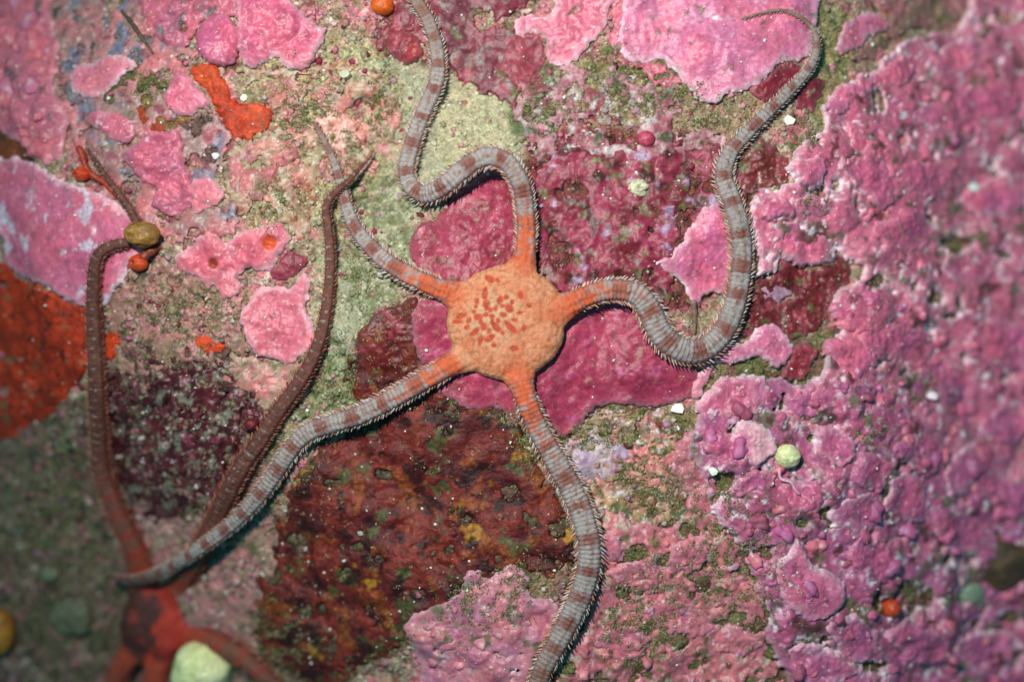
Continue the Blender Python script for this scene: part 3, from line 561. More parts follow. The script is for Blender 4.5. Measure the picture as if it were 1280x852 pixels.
PCOL = {3: (lin((224,112,152)), lin((206,104,160))), 4: (lin((200,98,146)), lin((186,98,156))), 5: (lin((214,126,146)), lin((196,116,148))), 6: (lin((208,124,152)), lin((190,118,160)))}
for k, (pi, px, py, rx, ry, rot) in enumerate(PL):
    a_, b_ = PCOL[pi]
    build_crust(200 + k, "plate", None, None, blob(px, py, rx * 1.2, ry * 1.2, rot, 50 + k), a_, b_, thick=20 + (k * 7) % 6 if pi < 5 else 9, lip=2.5, rough=7, rw=34, warp=5, rim=(0.95, 0.45, 0.7, 0.3)[k % 4] if pi < 5 else 0.25, er=0.9, parent=ROOTS[pi], lumps=(24, 5) if k % 2 else None)

# the rock itself: everything covered by a crust stays a little below it
covered = cov > -1e8
rock_final = np.where(covered, np.minimum(rockz, cov - 5), rockz)
TOP = np.maximum(rock_final, cov)
ny, nx = GX.shape
ids = np.arange(nx * ny).reshape(ny, nx)
F = np.stack([ids[:-1, :-1], ids[:-1, 1:], ids[1:, 1:], ids[1:, :-1]], -1).reshape(-1, 4)
COLR = COLR * (1 + 0.35 * fbm(GX, GY, 11, 3, 90, 0.6))[..., None]
GRAIN = np.full(GX.shape, 0.95)
_p = world_poly(P("470,90 560,95 640,120 655,170 640,190 590,195 570,230 530,270 520,330 500,370 470,400 440,440 400,470 385,430 410,380 440,300 480,200"), 8.0)
GRAIN -= 0.55 * ss(16, -16, sdf(_p, GX + 9 * fbm(GX, GY, 30, 3, 95), GY + 9 * fbm(GX, GY, 30, 3, 96)).reshape(GX.shape))
COLR = np.clip(COLR, 0, 1)
rock = mesh_obj("reef_rock", np.stack([GX.ravel(), GY.ravel(), rock_final.ravel()], 1), F, M_ROCK, np.concatenate([COLR.reshape(-1, 3), GRAIN.reshape(-1, 1)], 1))
rock["kind"] = "structure"

ox = np.arange(-2600, 3900, 26.0); oy = np.arange(-2400, 3300, 26.0); OX, OY = np.meshgrid(ox, oy)
edge = np.maximum.reduce([gx[0] - OX, OX - gx[-1], gy[0] - OY, OY - gy[-1]])
OZ = Hm(OX, OY) - 8 + 14 * fbm(OX, OY, 130, 3, 60) * ss(20, 160, edge) + 40 * fbm(OX, OY, 700, 2, 61) * ss(60, 500, edge) - 60 * ss(-14, -60, edge)
w_ = ss(-0.25, 0.35, fbm(OX, OY, 110, 4, 81))[..., None]; OC = lin((150, 136, 116)) * (1 - w_) + lin((204, 108, 138)) * w_
w_ = (0.8 * ss(0.2, 0.4, fbm(OX, OY, 150, 4, 82)))[..., None]; OC = OC * (1 - w_) + lin((98, 100, 60)) * w_
oi = np.arange(OX.size).reshape(OX.shape); keep = (edge > -60)
qk = (keep[:-1, :-1] & keep[:-1, 1:] & keep[1:, 1:] & keep[1:, :-1])
F = np.stack([oi[:-1, :-1], oi[:-1, 1:], oi[1:, 1:], oi[1:, :-1]], -1)[qk]
us = np.unique(F); rm = np.zeros(OX.size, int); rm[us] = np.arange(len(us))
outer = mesh_obj("reef_terrain", np.stack([OX.ravel(), OY.ravel(), OZ.ravel()], 1)[us], rm[F], M_ROCK, OC.reshape(-1, 3)[us]); outer["kind"] = "structure"

def samp(R, x, y):
    fx = np.clip((np.asarray(x) - gx[0]) / GS, 0, nx - 1.001); fy = np.clip((np.asarray(y) - gy[0]) / GS, 0, ny - 1.001)
    i = fx.astype(int); j = fy.astype(int); u = fx - i; v = fy - j
    if R.ndim == 3: u = u[..., None]; v = v[..., None]
    return (R[j, i] * (1 - u) + R[j, i + 1] * u) * (1 - v) + (R[j + 1, i] * (1 - u) + R[j + 1, i + 1] * u) * v
top_at = lambda x, y: samp(TOP, x, y)
bare = lambda x, y: samp(covered.astype(float), x, y) < 0.3

# ------------------------------------------------------------------ nodules on the rough right-hand crusts (parts)
def nodule_mesh(k):
    nu, nv = 20, 8; V = []; C = []
    for j in range(nv + 1):
        ph = j / nv * math.pi * 0.56
        for i in range(nu):
            th = i / nu * 2 * math.pi
            d = np.array([math.sin(ph) * math.cos(th), math.sin(ph) * math.sin(th), math.cos(ph)])
            rr = 1 + 0.16 * math.sin(2 * th + k) * math.sin(ph) + 0.22 * math.sin(3.1 * d[0] + 1.3 * k) * math.sin(2.7 * d[1] + 2 * k) + 0.13 * math.sin(6.3 * d[0] + k) * math.sin(5.7 * d[1] - k) + 0.06 * math.sin(11 * d[0] + 3 * k) * math.sin(12 * d[1] + k)
            v = d * rr; v[2] *= 0.55; V.append(v)
            t = math.exp(-(((d[0] - 0.3 * math.sin(k)) ** 2 + (d[1] - 0.3 * math.cos(k)) ** 2) / 0.14)) * (0.4 + 0.5 * (k % 2 == 0))
            if k % 4 == 1: t = max(t, 0.75 * math.exp(-((j / nv - 0.62) / 0.1) ** 2) * (math.cos(th - k) > 0.1))
            C.append(np.array((1, 1, 1)) * (1 - t) + np.array((1.45, 3.0, 2.1)) * t)
    V = np.array(V); F = [[j * nu + i, j * nu + (i + 1) % nu, (j + 1) * nu + (i + 1) % nu, (j + 1) * nu + i] for j in range(nv) for i in range(nu)]
    me = bpy.data.meshes.new("nodule"); me.from_pydata((V * S).tolist(), [], F); me.update()
    at = me.color_attributes.new("Col", 'FLOAT_COLOR', 'POINT'); c = np.ones((len(V), 4), np.float32); c[:, :3] = C; at.data.foreach_set("color", c.ravel())
    me.polygons.foreach_set("use_smooth", np.ones(len(me.polygons), bool)); me.materials.append(M_NOD)
    return me
NOD = [nodule_mesh(k) for k in range(8)]
def nodules(parent, poly, n, rmin, rmax, cols, seed, margin=6):
    r = np.random.default_rng(seed); lo = poly.min(0).clip([-120, -110], [9e9, 9e9]); hi = np.minimum(poly.max(0), [1400, 960])
    pts = []; tries = 0
    q = r.uniform(lo, hi, (n * 14, 2)); q = q[sdf(poly, q[:, 0], q[:, 1]) < -margin]
    q = q[noise(q[:, 0], q[:, 1], 90, seed) > -0.35]
    for x, y in q:
        rad = rmin + (rmax - rmin) * r.random() ** 2.2
        if all((x - a) ** 2 + (y - b) ** 2 > (0.75 * (rad + c)) ** 2 for a, b, c in pts):
            pts.append((x, y, rad))
            if len(pts) >= n: break
    for x, y, rad in pts:
        o = bpy.data.objects.new("nodule", NOD[r.integers(8)]); col.objects.link(o); o.parent = parent
        z = float(top_at(x, y)) - rad * 0.12
        o.location = ((x - CX) * S, (CY - y) * S, z * S)
        o.rotation_euler = (r.normal(0, 0.25), r.normal(0, 0.25), r.uniform(0, 6.28))
        o.scale = (rad * r.uniform(0.8, 1.25), rad, rad * r.uniform(0.6, 1.1))
        c = cols[r.integers(len(cols))] * r.uniform(0.9, 1.3) * np.array([0.96, 0.82, 0.72]); o.color = (*c, 1)
nodules(ROOTS[4], BIG[4][1], 130, 4, 14, [lin((198,98,144)), lin((180,96,152)), lin((206,110,140)), lin((168,84,120))], 1)
nodules(ROOTS[3], BIG[3][1], 50, 3, 10, [lin((220,118,156)), lin((204,104,140)), lin((196,112,164))], 2, 14)
nodules(ROOTS[5], BIG[5][1], 40, 4, 9, [lin((210,128,150)), lin((196,116,136)), lin((186,126,160))], 3)
nodules(ROOTS[6], BIG[6][1], 24, 5, 10, [lin((206,130,156)), lin((190,120,150))], 4)
nodules(ROOTS[7], BIG[7][1], 40, 6, 14, [lin((216,116,140)), lin((190,112,150))], 5)

# ------------------------------------------------------------------ brittle stars
def open_curve(ctrl, step=2.0):
    p = np.array(ctrl, float); n = len(p); out = []
    for i in range(n - 1):
        p0 = p[max(i - 1, 0)]; p1 = p[i]; p2 = p[i + 1]; p3 = p[min(i + 2, n - 1)]
        k = max(2, int(np.hypot(*(p2 - p1)[:2]) / step))
        for t in np.arange(k) / k:
            out.append(0.5 * ((2 * p1) + (-p0 + p2) * t + (2 * p0 - 5 * p1 + 4 * p2 - p3) * t * t + (-p0 + 3 * p1 - 3 * p2 + p3) * t ** 3))
    out.append(p[-1]); return np.array(out)
def gsm(a, k):
    k = int(k); w = np.exp(-0.5 * (np.arange(-3 * k, 3 * k + 1) / k) ** 2); w /= w.sum()
    return np.convolve(np.pad(a, 3 * k, mode='edge'), w, mode='valid')
def build_star(label, centre, R, zoff, arms, voxel, paint_disc, paint_arm, lobes, spine_cols, halfh=17, spine_len=0.22, seg=5.5):
    cx, cy = to_world(*centre)
    aa = np.linspace(0, 2 * np.pi, 24, endpoint=False)
    zd = float(np.mean(top_at(cx + 0.8 * R * np.cos(aa), cy + 0.8 * R * np.sin(aa)))) + zoff
    for _ in range(3): cx, cy = [float(v) for v in to_world(centre[0], centre[1], zd + halfh * 0.6)]
    V = []; F = []
    # disc: inflated, lobed between the arms
    nr, nt = 14, 72
    th = np.arange(nt) / nt * 2 * np.pi
    Rt = R * (1 + sum(am * np.exp(-((np.angle(np.exp(1j * (th - c0)))) / wd) ** 2) for c0, wd, am in lobes))
    def ring(r, z): V.extend(np.stack([cx + r * Rt * np.cos(th), cy + r * Rt * np.sin(th), np.full(nt, z)], 1).tolist())
    prof = [(0.02, 1.0), (0.2, 1.0), (0.4, 0.985), (0.6, 0.93), (0.75, 0.84), (0.87, 0.68), (0.95, 0.46), (1.0, 0.1), (0.98, -0.25), (0.9, -0.5), (0.6, -0.65), (0.02, -0.7)]
    for r, z in prof: ring(r, zd + halfh * z)
    for j in range(len(prof) - 1):
        for i in range(nt):
            F.append([j * nt + i, j * nt + (i + 1) % nt, (j + 1) * nt + (i + 1) % nt, (j + 1) * nt + i])
    F.append(list(range(nt))[::-1]); F.append([(len(prof) - 1) * nt + i for i in range(nt)])
    lines = []
    for ctrl in arms:
        c = open_curve(ctrl); px, py, w, lift = c.T; w = w * 0.95
        x, y = to_world(px, py)
        t0 = np.maximum.reduce([top_at(x + dx, y + dy) for dx in (-6, 0, 6) for dy in (-6, 0, 6)])
        t1 = np.maximum(gsm(t0, 10), gsm(t0, 22))
        z = t1 + 0.34 * w + lift
        r = np.hypot(px - centre[0], py - centre[1]); k = ss(0.75 * R, 1.75 * R, r)
        z = (zd + 1) * (1 - k) + z * k
        z = gsm(z, 6)
        for _ in range(4): x, y = to_world(px, py, z)
        pts = np.stack([x, y, z], 1)
        tan = np.gradient(pts, axis=0); tan /= np.linalg.norm(tan, axis=1, keepdims=True)
        side = np.stack([-tan[:, 1], tan[:, 0], np.zeros(len(tan))], 1); side /= np.linalg.norm(side, axis=1, keepdims=True)
        up = np.cross(tan, side); up *= np.sign(up[:, 2:3])
        s = np.concatenate([[0], np.cumsum(np.linalg.norm(np.diff(pts, axis=0), axis=1))])
        r3 = np.hypot(x - cx, y - cy); s0 = s[np.argmax(r3 > R * 0.97)]
        na = 16; ph = np.arange(na) / na * 2 * np.pi; b0 = len(V); ww = w.copy()
        ww *= 1 + 0.62 * np.exp(-np.clip(s - s0 + 4, 0, None) / 12.0) * (s > s0 - 25)        # shoulder where arm meets disc
        ww[-1] *= 0.5
        for i in range(len(pts)):
            ca, sa = np.cos(ph), np.sin(ph)
            q = pts[i] + np.outer(np.sign(ca) * np.abs(ca) ** 0.85 * ww[i] * 0.5, side[i]) + np.outer(sa * w[i] * 0.40, up[i])
            V.extend(q.tolist())
        for i in range(len(pts) - 1):
            for j in range(na): F.append([b0 + i * na + j, b0 + i * na + (j + 1) % na, b0 + (i + 1) * na + (j + 1) % na, b0 + (i + 1) * na + j])
        F.append([b0 + j for j in range(na)][::-1]); F.append([b0 + (len(pts) - 1) * na + j for j in range(na)])
        lines.append(dict(pts=pts, side=side, up=up, tan=tan, s=s - s0, w=w, L=s[-1] - s0))
    # one continuous skin
    root = thing_root("brittle_star", 0, 0, 0, label, "brittle star")
    o = mesh_obj("body", V, F, M_BODY)
    md = o.modifiers.new("skin", 'REMESH'); md.mode = 'VOXEL'; md.voxel_size = voxel * S; md.use_smooth_shade = True
    sm = o.modifiers.new("soft", 'SMOOTH'); sm.factor = 0.5; sm.iterations = 3
    dg = bpy.context.evaluated_depsgraph_get(); me = bpy.data.meshes.new_from_object(o.evaluated_get(dg), depsgraph=dg)
    o.modifiers.clear(); old = o.data; o.data = me; bpy.data.meshes.remove(old); me.name = "body"
    n = len(me.vertices); co = np.empty(n * 3, np.float32); me.vertices.foreach_get("co", co); co = co.reshape(-1, 3).astype(float)
    no = np.empty(n * 3, np.float32); me.vertices.foreach_get("normal", no); no = no.reshape(-1, 3).astype(float)
    X = co[:, 0] / S + CX; Y = CY - co[:, 1] / S; Z = co[:, 2] / S
    # nearest arm sample for every skin vertex
    allp = np.concatenate([l["pts"] for l in lines]); aid = np.concatenate([np.full(len(l["pts"]), k) for k, l in enumerate(lines)]); sid = np.concatenate([np.arange(len(l["pts"])) for l in lines])
    kd = kdtree.KDTree(len(allp))
    for i, p in enumerate(allp): kd.insert(p, i)
    kd.balance()
    near = np.fromiter((kd.find(p)[1] for p in np.stack([X, Y, Z], 1)), int, n)
    A = aid[near]
    cat = lambda k: np.concatenate([l[k] for l in lines])[near]
    s = cat("s"); w = cat("w"); up = cat("up"); sd = cat("side"); tn = cat("tan"); rel = np.stack([X, Y, Z], 1) - allp[near]
    s = s + (rel * tn).sum(1); ud = (rel * sd).sum(1) / (w * 0.5); uu = (rel * up).sum(1) / (w * 0.4)
    rr = np.hypot(X - cx, Y - cy) / R
    onarm = ss(-4, 10, s) * ss(0.95, 1.12, rr)
    C = paint_disc(X, Y, cx, cy, R) * (1 - onarm[:, None]) + paint_arm(A, s, ud, uu, X, Y, np.array([l["L"] for l in lines])[A]) * onarm[:, None]
    # arm plates: low overlapping scales, granular disc
    saw = (s / seg) % 1.0
    dsp = onarm * (np.where(saw < 0.82, saw / 0.82, (1 - saw) / 0.18) - 0.5) * 0.058 * np.clip(w, 6, 26) * (0.6 + 0.8 * noise(X, Y, 9, 620) ** 2)
    dsp += onarm * 0.7 * fbm(X, Y, 5, 2, 621) * np.clip(w / 20, 0.2, 1)
    dsp += onarm * 0.45 * np.cos(ud * 3 * math.pi) * np.clip(w / 26, 0, 1)
    dsp += (1 - onarm) * 0.5 * fbm(X, Y, 6, 2, 501) + (1 - onarm) * 1.8 * fbm(X, Y, 26, 2, 502)
    cw, _ = cells(X, Y, 5.0, 505); dsp += (1 - onarm) * 0.75 * (0.5 - cw)
    N = no.copy(); co += N * (dsp * S)[:, None]
    me.vertices.foreach_set("co", co.astype(np.float32).ravel()); set_col(me, C)
    me.polygons.foreach_set("use_smooth", np.ones(len(me.polygons), bool)); me.update()
    if not me.materials: me.materials.append(M_BODY)
    else: me.materials[0] = M_BODY
    o.parent = root
    # spines along both sides
    SV = []; SF = []; SC = []
    r = np.random.default_rng(5)
    for l in lines:
        for si in np.arange(20, l["L"] - 2, 3.6):
            i = min(np.searchsorted(l["s"], si), len(l["s"]) - 1)
            p, sd_, up_, tn_, w_l = l["pts"][i], l["side"][i], l["up"][i], l["tan"][i], l["w"][i]
            for sg in (-1, 1):
                for a in (-0.4, 0.12):
                    ang = a + r.normal(0, 0.08)
                    out = sd_ * sg * math.cos(ang) + up_ * math.sin(ang)
                    foot = p + sd_ * sg * math.cos(ang) * w_l * 0.46 + up_ * math.sin(ang) * w_l * 0.37
                    dr = out * 0.8 + tn_ * (0.85 + r.normal(0, 0.22)) + up_ * r.normal(0, 0.12); dr /= np.linalg.norm(dr)
                    ln = (spine_len * w_l * min(1, si / 60 + 0.35) + 1.5) * r.uniform(0.7, 1.3); rad = 0.034 * w_l + 0.25
                    e1 = np.cross(dr, up_); e1 /= np.linalg.norm(e1) + 1e-9; e2 = np.cross(dr, e1); b0 = len(SV)
                    for q in range(4):
                        t = q * math.pi / 2; SV.append(foot - dr * 1.5 + (e1 * math.cos(t) + e2 * math.sin(t)) * rad)
                    for q in range(4):
                        t = q * math.pi / 2; SV.append(foot + dr * ln * 0.75 + (e1 * math.cos(t) + e2 * math.sin(t)) * rad * 0.6)
                    SV.append(foot + dr * ln)
                    for q in range(4):
                        SF.append([b0 + q, b0 + (q + 1) % 4, b0 + 4 + (q + 1) % 4]); SF.append([b0 + q, b0 + 4 + (q + 1) % 4, b0 + 4 + q]); SF.append([b0 + 4 + q, b0 + 4 + (q + 1) % 4, b0 + 8])
                    c = spine_cols[r.integers(len(spine_cols))] * r.uniform(0.8, 1.2)
                    
                    SC.extend([c] * 9)
    sp = mesh_obj("spines", np.array(SV), np.array(SF), M_SPINE, np.array(SC), root); sp["kind"] = "stuff"
    return o

SPOTS = [(607,369,4,9,0.1),(609,382,5,6,0),(597.5,377.5,3.2,4.5,0),(625.5,376,4,6,0.4),(633,372.5,3.5,3.5,0),(636,386,7,5,0.8),(650,370,4,6,0),(598.7,396,6,4.5,0),(577.6,395,7,3.4,-0.3),(573,402,6,3,-0.1),(588,400,4,4.5,0.4),(608,394,3.5,3.5,0),(615.5,395.5,4,3.2,0),(629,394,5,3.6,0.5),(649,391.5,5,2.6,-0.2),(605.7,408,4.6,5,0.3),(595,414,8,3.6,-0.7),(621,409,8,4.6,0.8),(637.4,408,11,4,0.8),(654,410,3.6,4.6,0),(601.5,424.4,3.2,7.5,0.2),(612.8,422,8,4,-0.5),(612.8,350.5,7,5,0.5),(643,434,5,4,0.2),(660,382,4,3,0.3),(622,352,4,3,0.5),(616,402,3,4,0.4),(623,401,3,3,0),(614,388,3,4,0.3),(620,386,2.6,4,0.1),(628,383,3,3.4,0.6),(602,402,3,3,0),(594,390,3.4,2.6,0),(612,413,3,4,0.4),(628,416,3.4,3,0.6),(643,400,4,2.6,0.2),(586,408,4,2.6,-0.4),(618,430,3,4,0),(596,384,2.6,2.4,0),(640,378,2.6,3.4,0.4)]
D_A = lin((206,132,94)); D_B = lin((198,110,72)); D_G = lin((206,166,128)); SPOTC = lin((184,62,30)); ROOT = lin((204,92,52))
def disc1(X, Y, cx, cy, R):
    f = ss(-0.4, 0.5, fbm(X, Y, 30, 3, 601))[:, None]; C = D_A * (1 - f) + D_B * f
    k = (D - (Hm(cx, cy) + 20)) / D
    dx = (X - cx); dy = (Y - cy); r = np.hypot(dx, dy)
    gc = (ss(46, 12, np.hypot(X - cx + 17, Y - cy + 5) + 10 * noise(X, Y, 12, 603)) * 0.75)[:, None]; C = C * (1 - gc) + D_G * gc
    rt_ = (ss(0.05, 0.4, fbm(X, Y, 9, 3, 609, 0.6)) * 0.22)[:, None]; C = C * (1 - rt_) + D_G * rt_
    rt_ = (ss(0.25, 0.5, fbm(X, Y, 16, 3, 630, 0.6)) * 0.35)[:, None]; C = C * (1 - rt_) + lin((204,96,56)) * rt_
    e = (ss(0.80, 1.02, r / R + 0.08 * noise(X, Y, 20, 605)) * 0.30)[:, None]; C = C * (1 - e) + D_G * e
    for sx, sy, a, b, ro in SPOTS:
        a, b = a * 0.86, b * 0.86
        u = (dx - (sx - 632)); v = (dy - (sy - 402)); u, v = u * math.cos(ro) + v * math.sin(ro), -u * math.sin(ro) + v * math.cos(ro)
        m = (ss(1.3, 0.75, np.hypot(u / a, v / b) * 0.92 + 0.22 * noise(X, Y, 6, 604)) * 0.95)[:, None]; C = C * (1 - m) + SPOTC * m
    for (ax, ay) in ((656,322),(566,368),(556,460),(649,470),(706,384)):
        ux, uy = ax - 632, ay - 402
        m = (ss(30, 6, np.hypot(dx - ux * 0.98, dy - uy * 0.98) + 7 * noise(X, Y, 14, 607)) * 0.85)[:, None]; C = C * (1 - m) + ROOT * m
    C = C * (1 + 0.12 * fbm(X, Y, 5, 2, 606))[:, None]
    cw, ci = cells(X, Y, 5.0, 505); C = C * (1.10 - 0.28 * ss(0.35, 0.75, cw) + 0.12 * (ci - 0.5))[:, None]
    fl = (ss(0.45, 0.6, noise(X, Y, 2.8, 608)) * 0.25)[:, None]; C = C * (1 - fl) + D_G * fl
    return C
GR = lin((168,158,152)); GR2 = lin((148,146,150)); BR = lin((126,66,52)); TAN = lin((176,108,80))
# how far the orange runs along each arm, and where the dark bands sit
def arm1(A, s, ud, uu, X, Y, L):
    fr = np.clip(s / L, 0, 1)
    s_c = s; s = np.floor(s / 5.5 + 0.25 * ud ** 2) * 5.5 * 0.8 + 0.2 * s
    ph = s / 50.0 + 0.30 * fr ** 2 * L / 50.0 + A * 0.37 - 0.06 * ud ** 2
    tri = np.abs(((ph + 0.13 * noise(s, A * 77.0, 40, 610)) % 1.0) - 0.5) * 2
    band = ss(0.60, 0.70, tri + 0.22 * fbm(X, Y, 8, 3, 612, 0.6) + 0.22 * noise(s, A * 31.0, 60, 617))[:, None] * 0.9
    s = s_c
    g = GR * (0.92 + 0.08 * np.cos(s / 6.0 * 2 * math.pi))[:, None]; f = ss(0.05, 0.45, noise(X, Y, 6.5, 613))[:, None] * 0.6
    g = g * (1 - f) + lin((142,88,84)) * f
    gl = (ss(0.55, 0.9, np.cos(s / 5.5 * 2 * math.pi) * 0.6 + np.cos(ud * 2.6 * math.pi) * 0.5 + 0.5 * noise(X, Y, 5, 618)) * 0.5)[:, None]; g = g * (1 - gl) + lin((136,92,86)) * gl
    dk = (0.35 * ss(0.0, 0.6, fbm(X, Y, 26, 3, 619)))[:, None]; g = g * (1 - dk) + lin((134,124,120)) * dk
    br = BR * (1 + 0.25 * noise(X, Y, 6, 614))[:, None]
    C = g * (1 - band) + br * band
    lat = (ss(0.65, 0.95, np.abs(ud)) * ss(0.75, 0.2, uu) * 0.6)[:, None]; C = C * (1 - lat) + TAN * lat
    up = (ss(0.25, 0.7, np.abs(ud)) * ss(0.2, 0.6, uu) * 0.3)[:, None]; C = C * (1 - up) + GR2 * 1.25 * up
    rd = (ss(190, 40, s) * ss(-0.1, 0.4, fbm(X, Y, 10, 3, 622, 0.6)) * 0.6)[:, None]; C = C * (1 - rd) + lin((168,84,60)) * rd
    tp = ss(0.72, 0.97, fr)[:, None] * 0.7; C = C * (1 - tp) + lin((140,104,90)) * tp
    jl = (ss(0.80, 0.98, np.cos((s / 5.5) * 2 * math.pi)) * 0.28)[:, None]; C = C * (1 - jl)
    t3 = ((A == 2) * ss(0.80, 0.95, fr) * 0.75)[:, None]; C = C * (1 - t3) + lin((96,50,42)) * t3
    rt = ss(104, 8, s + 75 * fbm(X, Y, 12, 3, 615, 0.6) + 34 * np.abs(ud) ** 2)[:, None]
    ro = ROOT * (1 + 0.2 * noise(X, Y, 7, 616))[:, None]
    return C * (1 - rt) + ro * rt
lobes1 = [(math.radians(a), 0.32, am) for a, am in ((25, 0.04), (-32, 0.04), (115, -0.01), (-110, -0.04), (180, 0.02), (120, 0.0))]
A1 = [(640,385,30,0),(648,352,30,0),(656,318,27,2),(658,290,26,4),(656,258,26,8),(650,228,26,23.8),(634,204,26,30.6),(612,196,26,34),(590,204,26,34),(570,220,26,34),(550,236,25,27.2),(530,243,25,10),(514,233,24,4),(508,212,23,2),(513,188,23,2),(521,162,23,3),(532,136,22,5),(544,108,22,6),(548,84,21,4),(545,56,20,3),(535,26,19,3),(521,2,18,3),(505,-30,17,3)]
A2 = [(620,392,30,0),(590,380,29,0),(566,368,27,4),(545,359,26,8),(512,344,25,10),(482,326,24,10),(458,303,22,8),(442,281,20,5),(433,256,17,3),(427,232,14,3),(419,206,11,2),(407,180,9,2),(393,153,6,2)]
A3 = [(610,420,30,0),(582,444,29,0),(556,460,28,5),(528,476,27,9),(490,498,27,12),(450,518,26,14),(412,530,26,12),(382,542,25,8),(362,564,24,7),(345,590,23,8),(322,622,22,12),(290,654,20,22),(255,681,18,40),(225,701,16,44),(195,716,14,34),(165,724,11,24),(138,719,7,16)]
A4 = [(640,420,30,0),(644,446,30,0),(650,474,28,3),(660,505,28,6),(675,540,29,6),(695,576,31,6),(715,612,32,6),(730,650,32,8),(737,690,31,8),(730,730,31,9),(714,768,30,10),(695,804,28,10),(678,836,26,8),(664,880,24,6)]
A5 = [(655,398,30,0),(685,392,30,0),(710,381,29,6),(738,368,28,10),(768,362,29,13),(796,368,31,15),(812,388,33,10),(824,414,34,5),(846,434,34,4),(874,438,33,5),(898,421,31,6),(914,392,30,6),(923,356,29,5),(927,318,28,5),(923,280,28,5),(913,248,27,5),(904,220,25,3),(912,192,22,3),(934,166,19,4),(962,138,17,4),(990,110,15,4),(1012,84,13,4),(1021,58,10,3),(1016,36,8,2),(998,20,6,2),(974,13,5,2),(948,18,4,1),(926,24,3.4,1)]
star1 = build_star("pale orange brittle star with red flecked disc and five grey brown banded arms", (632, 402), 71, 7, [A1, A2, A3, A4, A5], 1.25, disc1, arm1, lobes1, [lin((206,180,164)), lin((196,150,128)), lin((200,196,190)), lin((186,134,110))], 17)

DK = lin((110,44,36)); DK2 = lin((76,42,36)); RD = lin((184,54,38)); AB = lin((122,74,58)); AB2 = lin((100,58,46))
def disc2(X, Y, cx, cy, R):
    f = ss(-0.35, 0.35, fbm(X, Y, 26, 3, 701) - (X - cx) / R * 0.9 + 0.1)[:, None]; C = RD * 0.98 * (1 - f) + lin((78,38,32)) * f
    return C * (1 + 0.2 * fbm(X, Y, 8, 3, 702))[:, None]
def arm2(A, s, ud, uu, X, Y, L):
    tri = np.abs(((s / 30.0 + A * 0.3 + 0.12 * noise(s, A * 50.0, 40, 703)) % 1.0) - 0.5) * 2
    far = ss(110, 240, s)[:, None]
    band = ss(0.55, 0.68, tri + 0.1 * noise(X, Y, 6, 704))[:, None]
    band = band * (0.25 + 0.6 * ss(-0.2, 0.4, fbm(X, Y, 12, 3, 714, 0.6)))[:, None]; near_c = AB * (1 - band) + RD * 0.8 * band
    far_c = AB2 * (1 + 0.3 * noise(X, Y, 12, 712))[:, None] * (1 - band * 0.5) + lin((104,48,40)) * band * 0.5
    C = near_c * (1 - far) + far_c * far
    dot = (ss(0.86, 0.97, np.abs((((s / 13.0 + 0.25 * noise(s, A * 9.0, 26, 709)) % 1.0) - 0.5) * 2) + 0.25 * noise(X, Y, 5, 710)) * ss(0.3, 0.6, uu) * ss(0.75, 0.25, np.abs(ud + 0.25 + 0.5 * noise(X, Y, 13, 711))))[:, None] * far * 0.38
    C = C * (1 - dot) + lin((196,200,188)) * dot
    rt = ss(90, 10, s)[:, None]; C = C * (1 - rt) + lin((186,70,44)) * rt
    jl = (ss(0.7, 0.98, np.cos(s / 5.5 * 2 * math.pi)) * 0.35)[:, None]; C = C * (1 - jl)
    mo = (ss(0.1, 0.5, fbm(X, Y, 11, 3, 713, 0.65)) * 0.5)[:, None]; C = C * (1 - mo) + lin((140,84,70)) * mo
    return C * (1 + 0.2 * noise(X, Y, 6, 705))[:, None]
B1 = [(190,760,38,0),(184,735,38,0),(176,704,32,3),(160,668,28,6),(140,626,26,6),(127,580,25,5),(124,530,24,5),(121,480,23,5),(119,430,21,5),(117,380,19,5),(118,340,17,6),(124,318,16,6),(140,307,14,5),(160,303,12,4),(172,290,11,3),(166,268,10,5),(150,244,9,8),(134,222,7,10),(118,200,6,8),(108,184,4,6)]
B2 = [(205,762,38,0),(220,740,38,0),(240,705,31,4),(262,664,28,8),(282,622,26,8),(302,584,24,6),(328,546,22,4),(348,514,21,4),(370,484,20,5),(392,446,18,6),(404,408,16,6),(411,364,14.5,6),(413,320,13.5,6),(410,284,12.5,7),(408,258,11.5,9),(418,242,10,13),(436,226,8,15),(452,208,5.5,10),(463,196,3.5,6),(468,186,2.6,3)]
B3 = [(205,790,38,0),(222,786,38,0),(246,794,32,4),(280,808,28,6),(312,828,26,6),(345,860,24,6),(370,900,22,6)]
B4 = [(196,800,38,0),(196,826,36,0),(194,862,30,4),(188,910,27,4)]
B5 = [(185,795,38,0),(168,812,36,0),(150,838,30,4),(134,880,26,4),(124,920,24,4)]
lobes2 = [(math.radians(200), 0.5, -0.10), (math.radians(70), 0.4, 0.16), (math.radians(-10), 0.35, -0.06)]
star2 = build_star("dark red brown brittle star in the shaded lower left corner", (190, 776), 50, 14, [B1, B2, B3, B4, B5], 1.7, disc2, arm2, lobes2, [lin((150,80,62)), lin((128,64,50)), lin((160,110,90))], 22, 0.24)

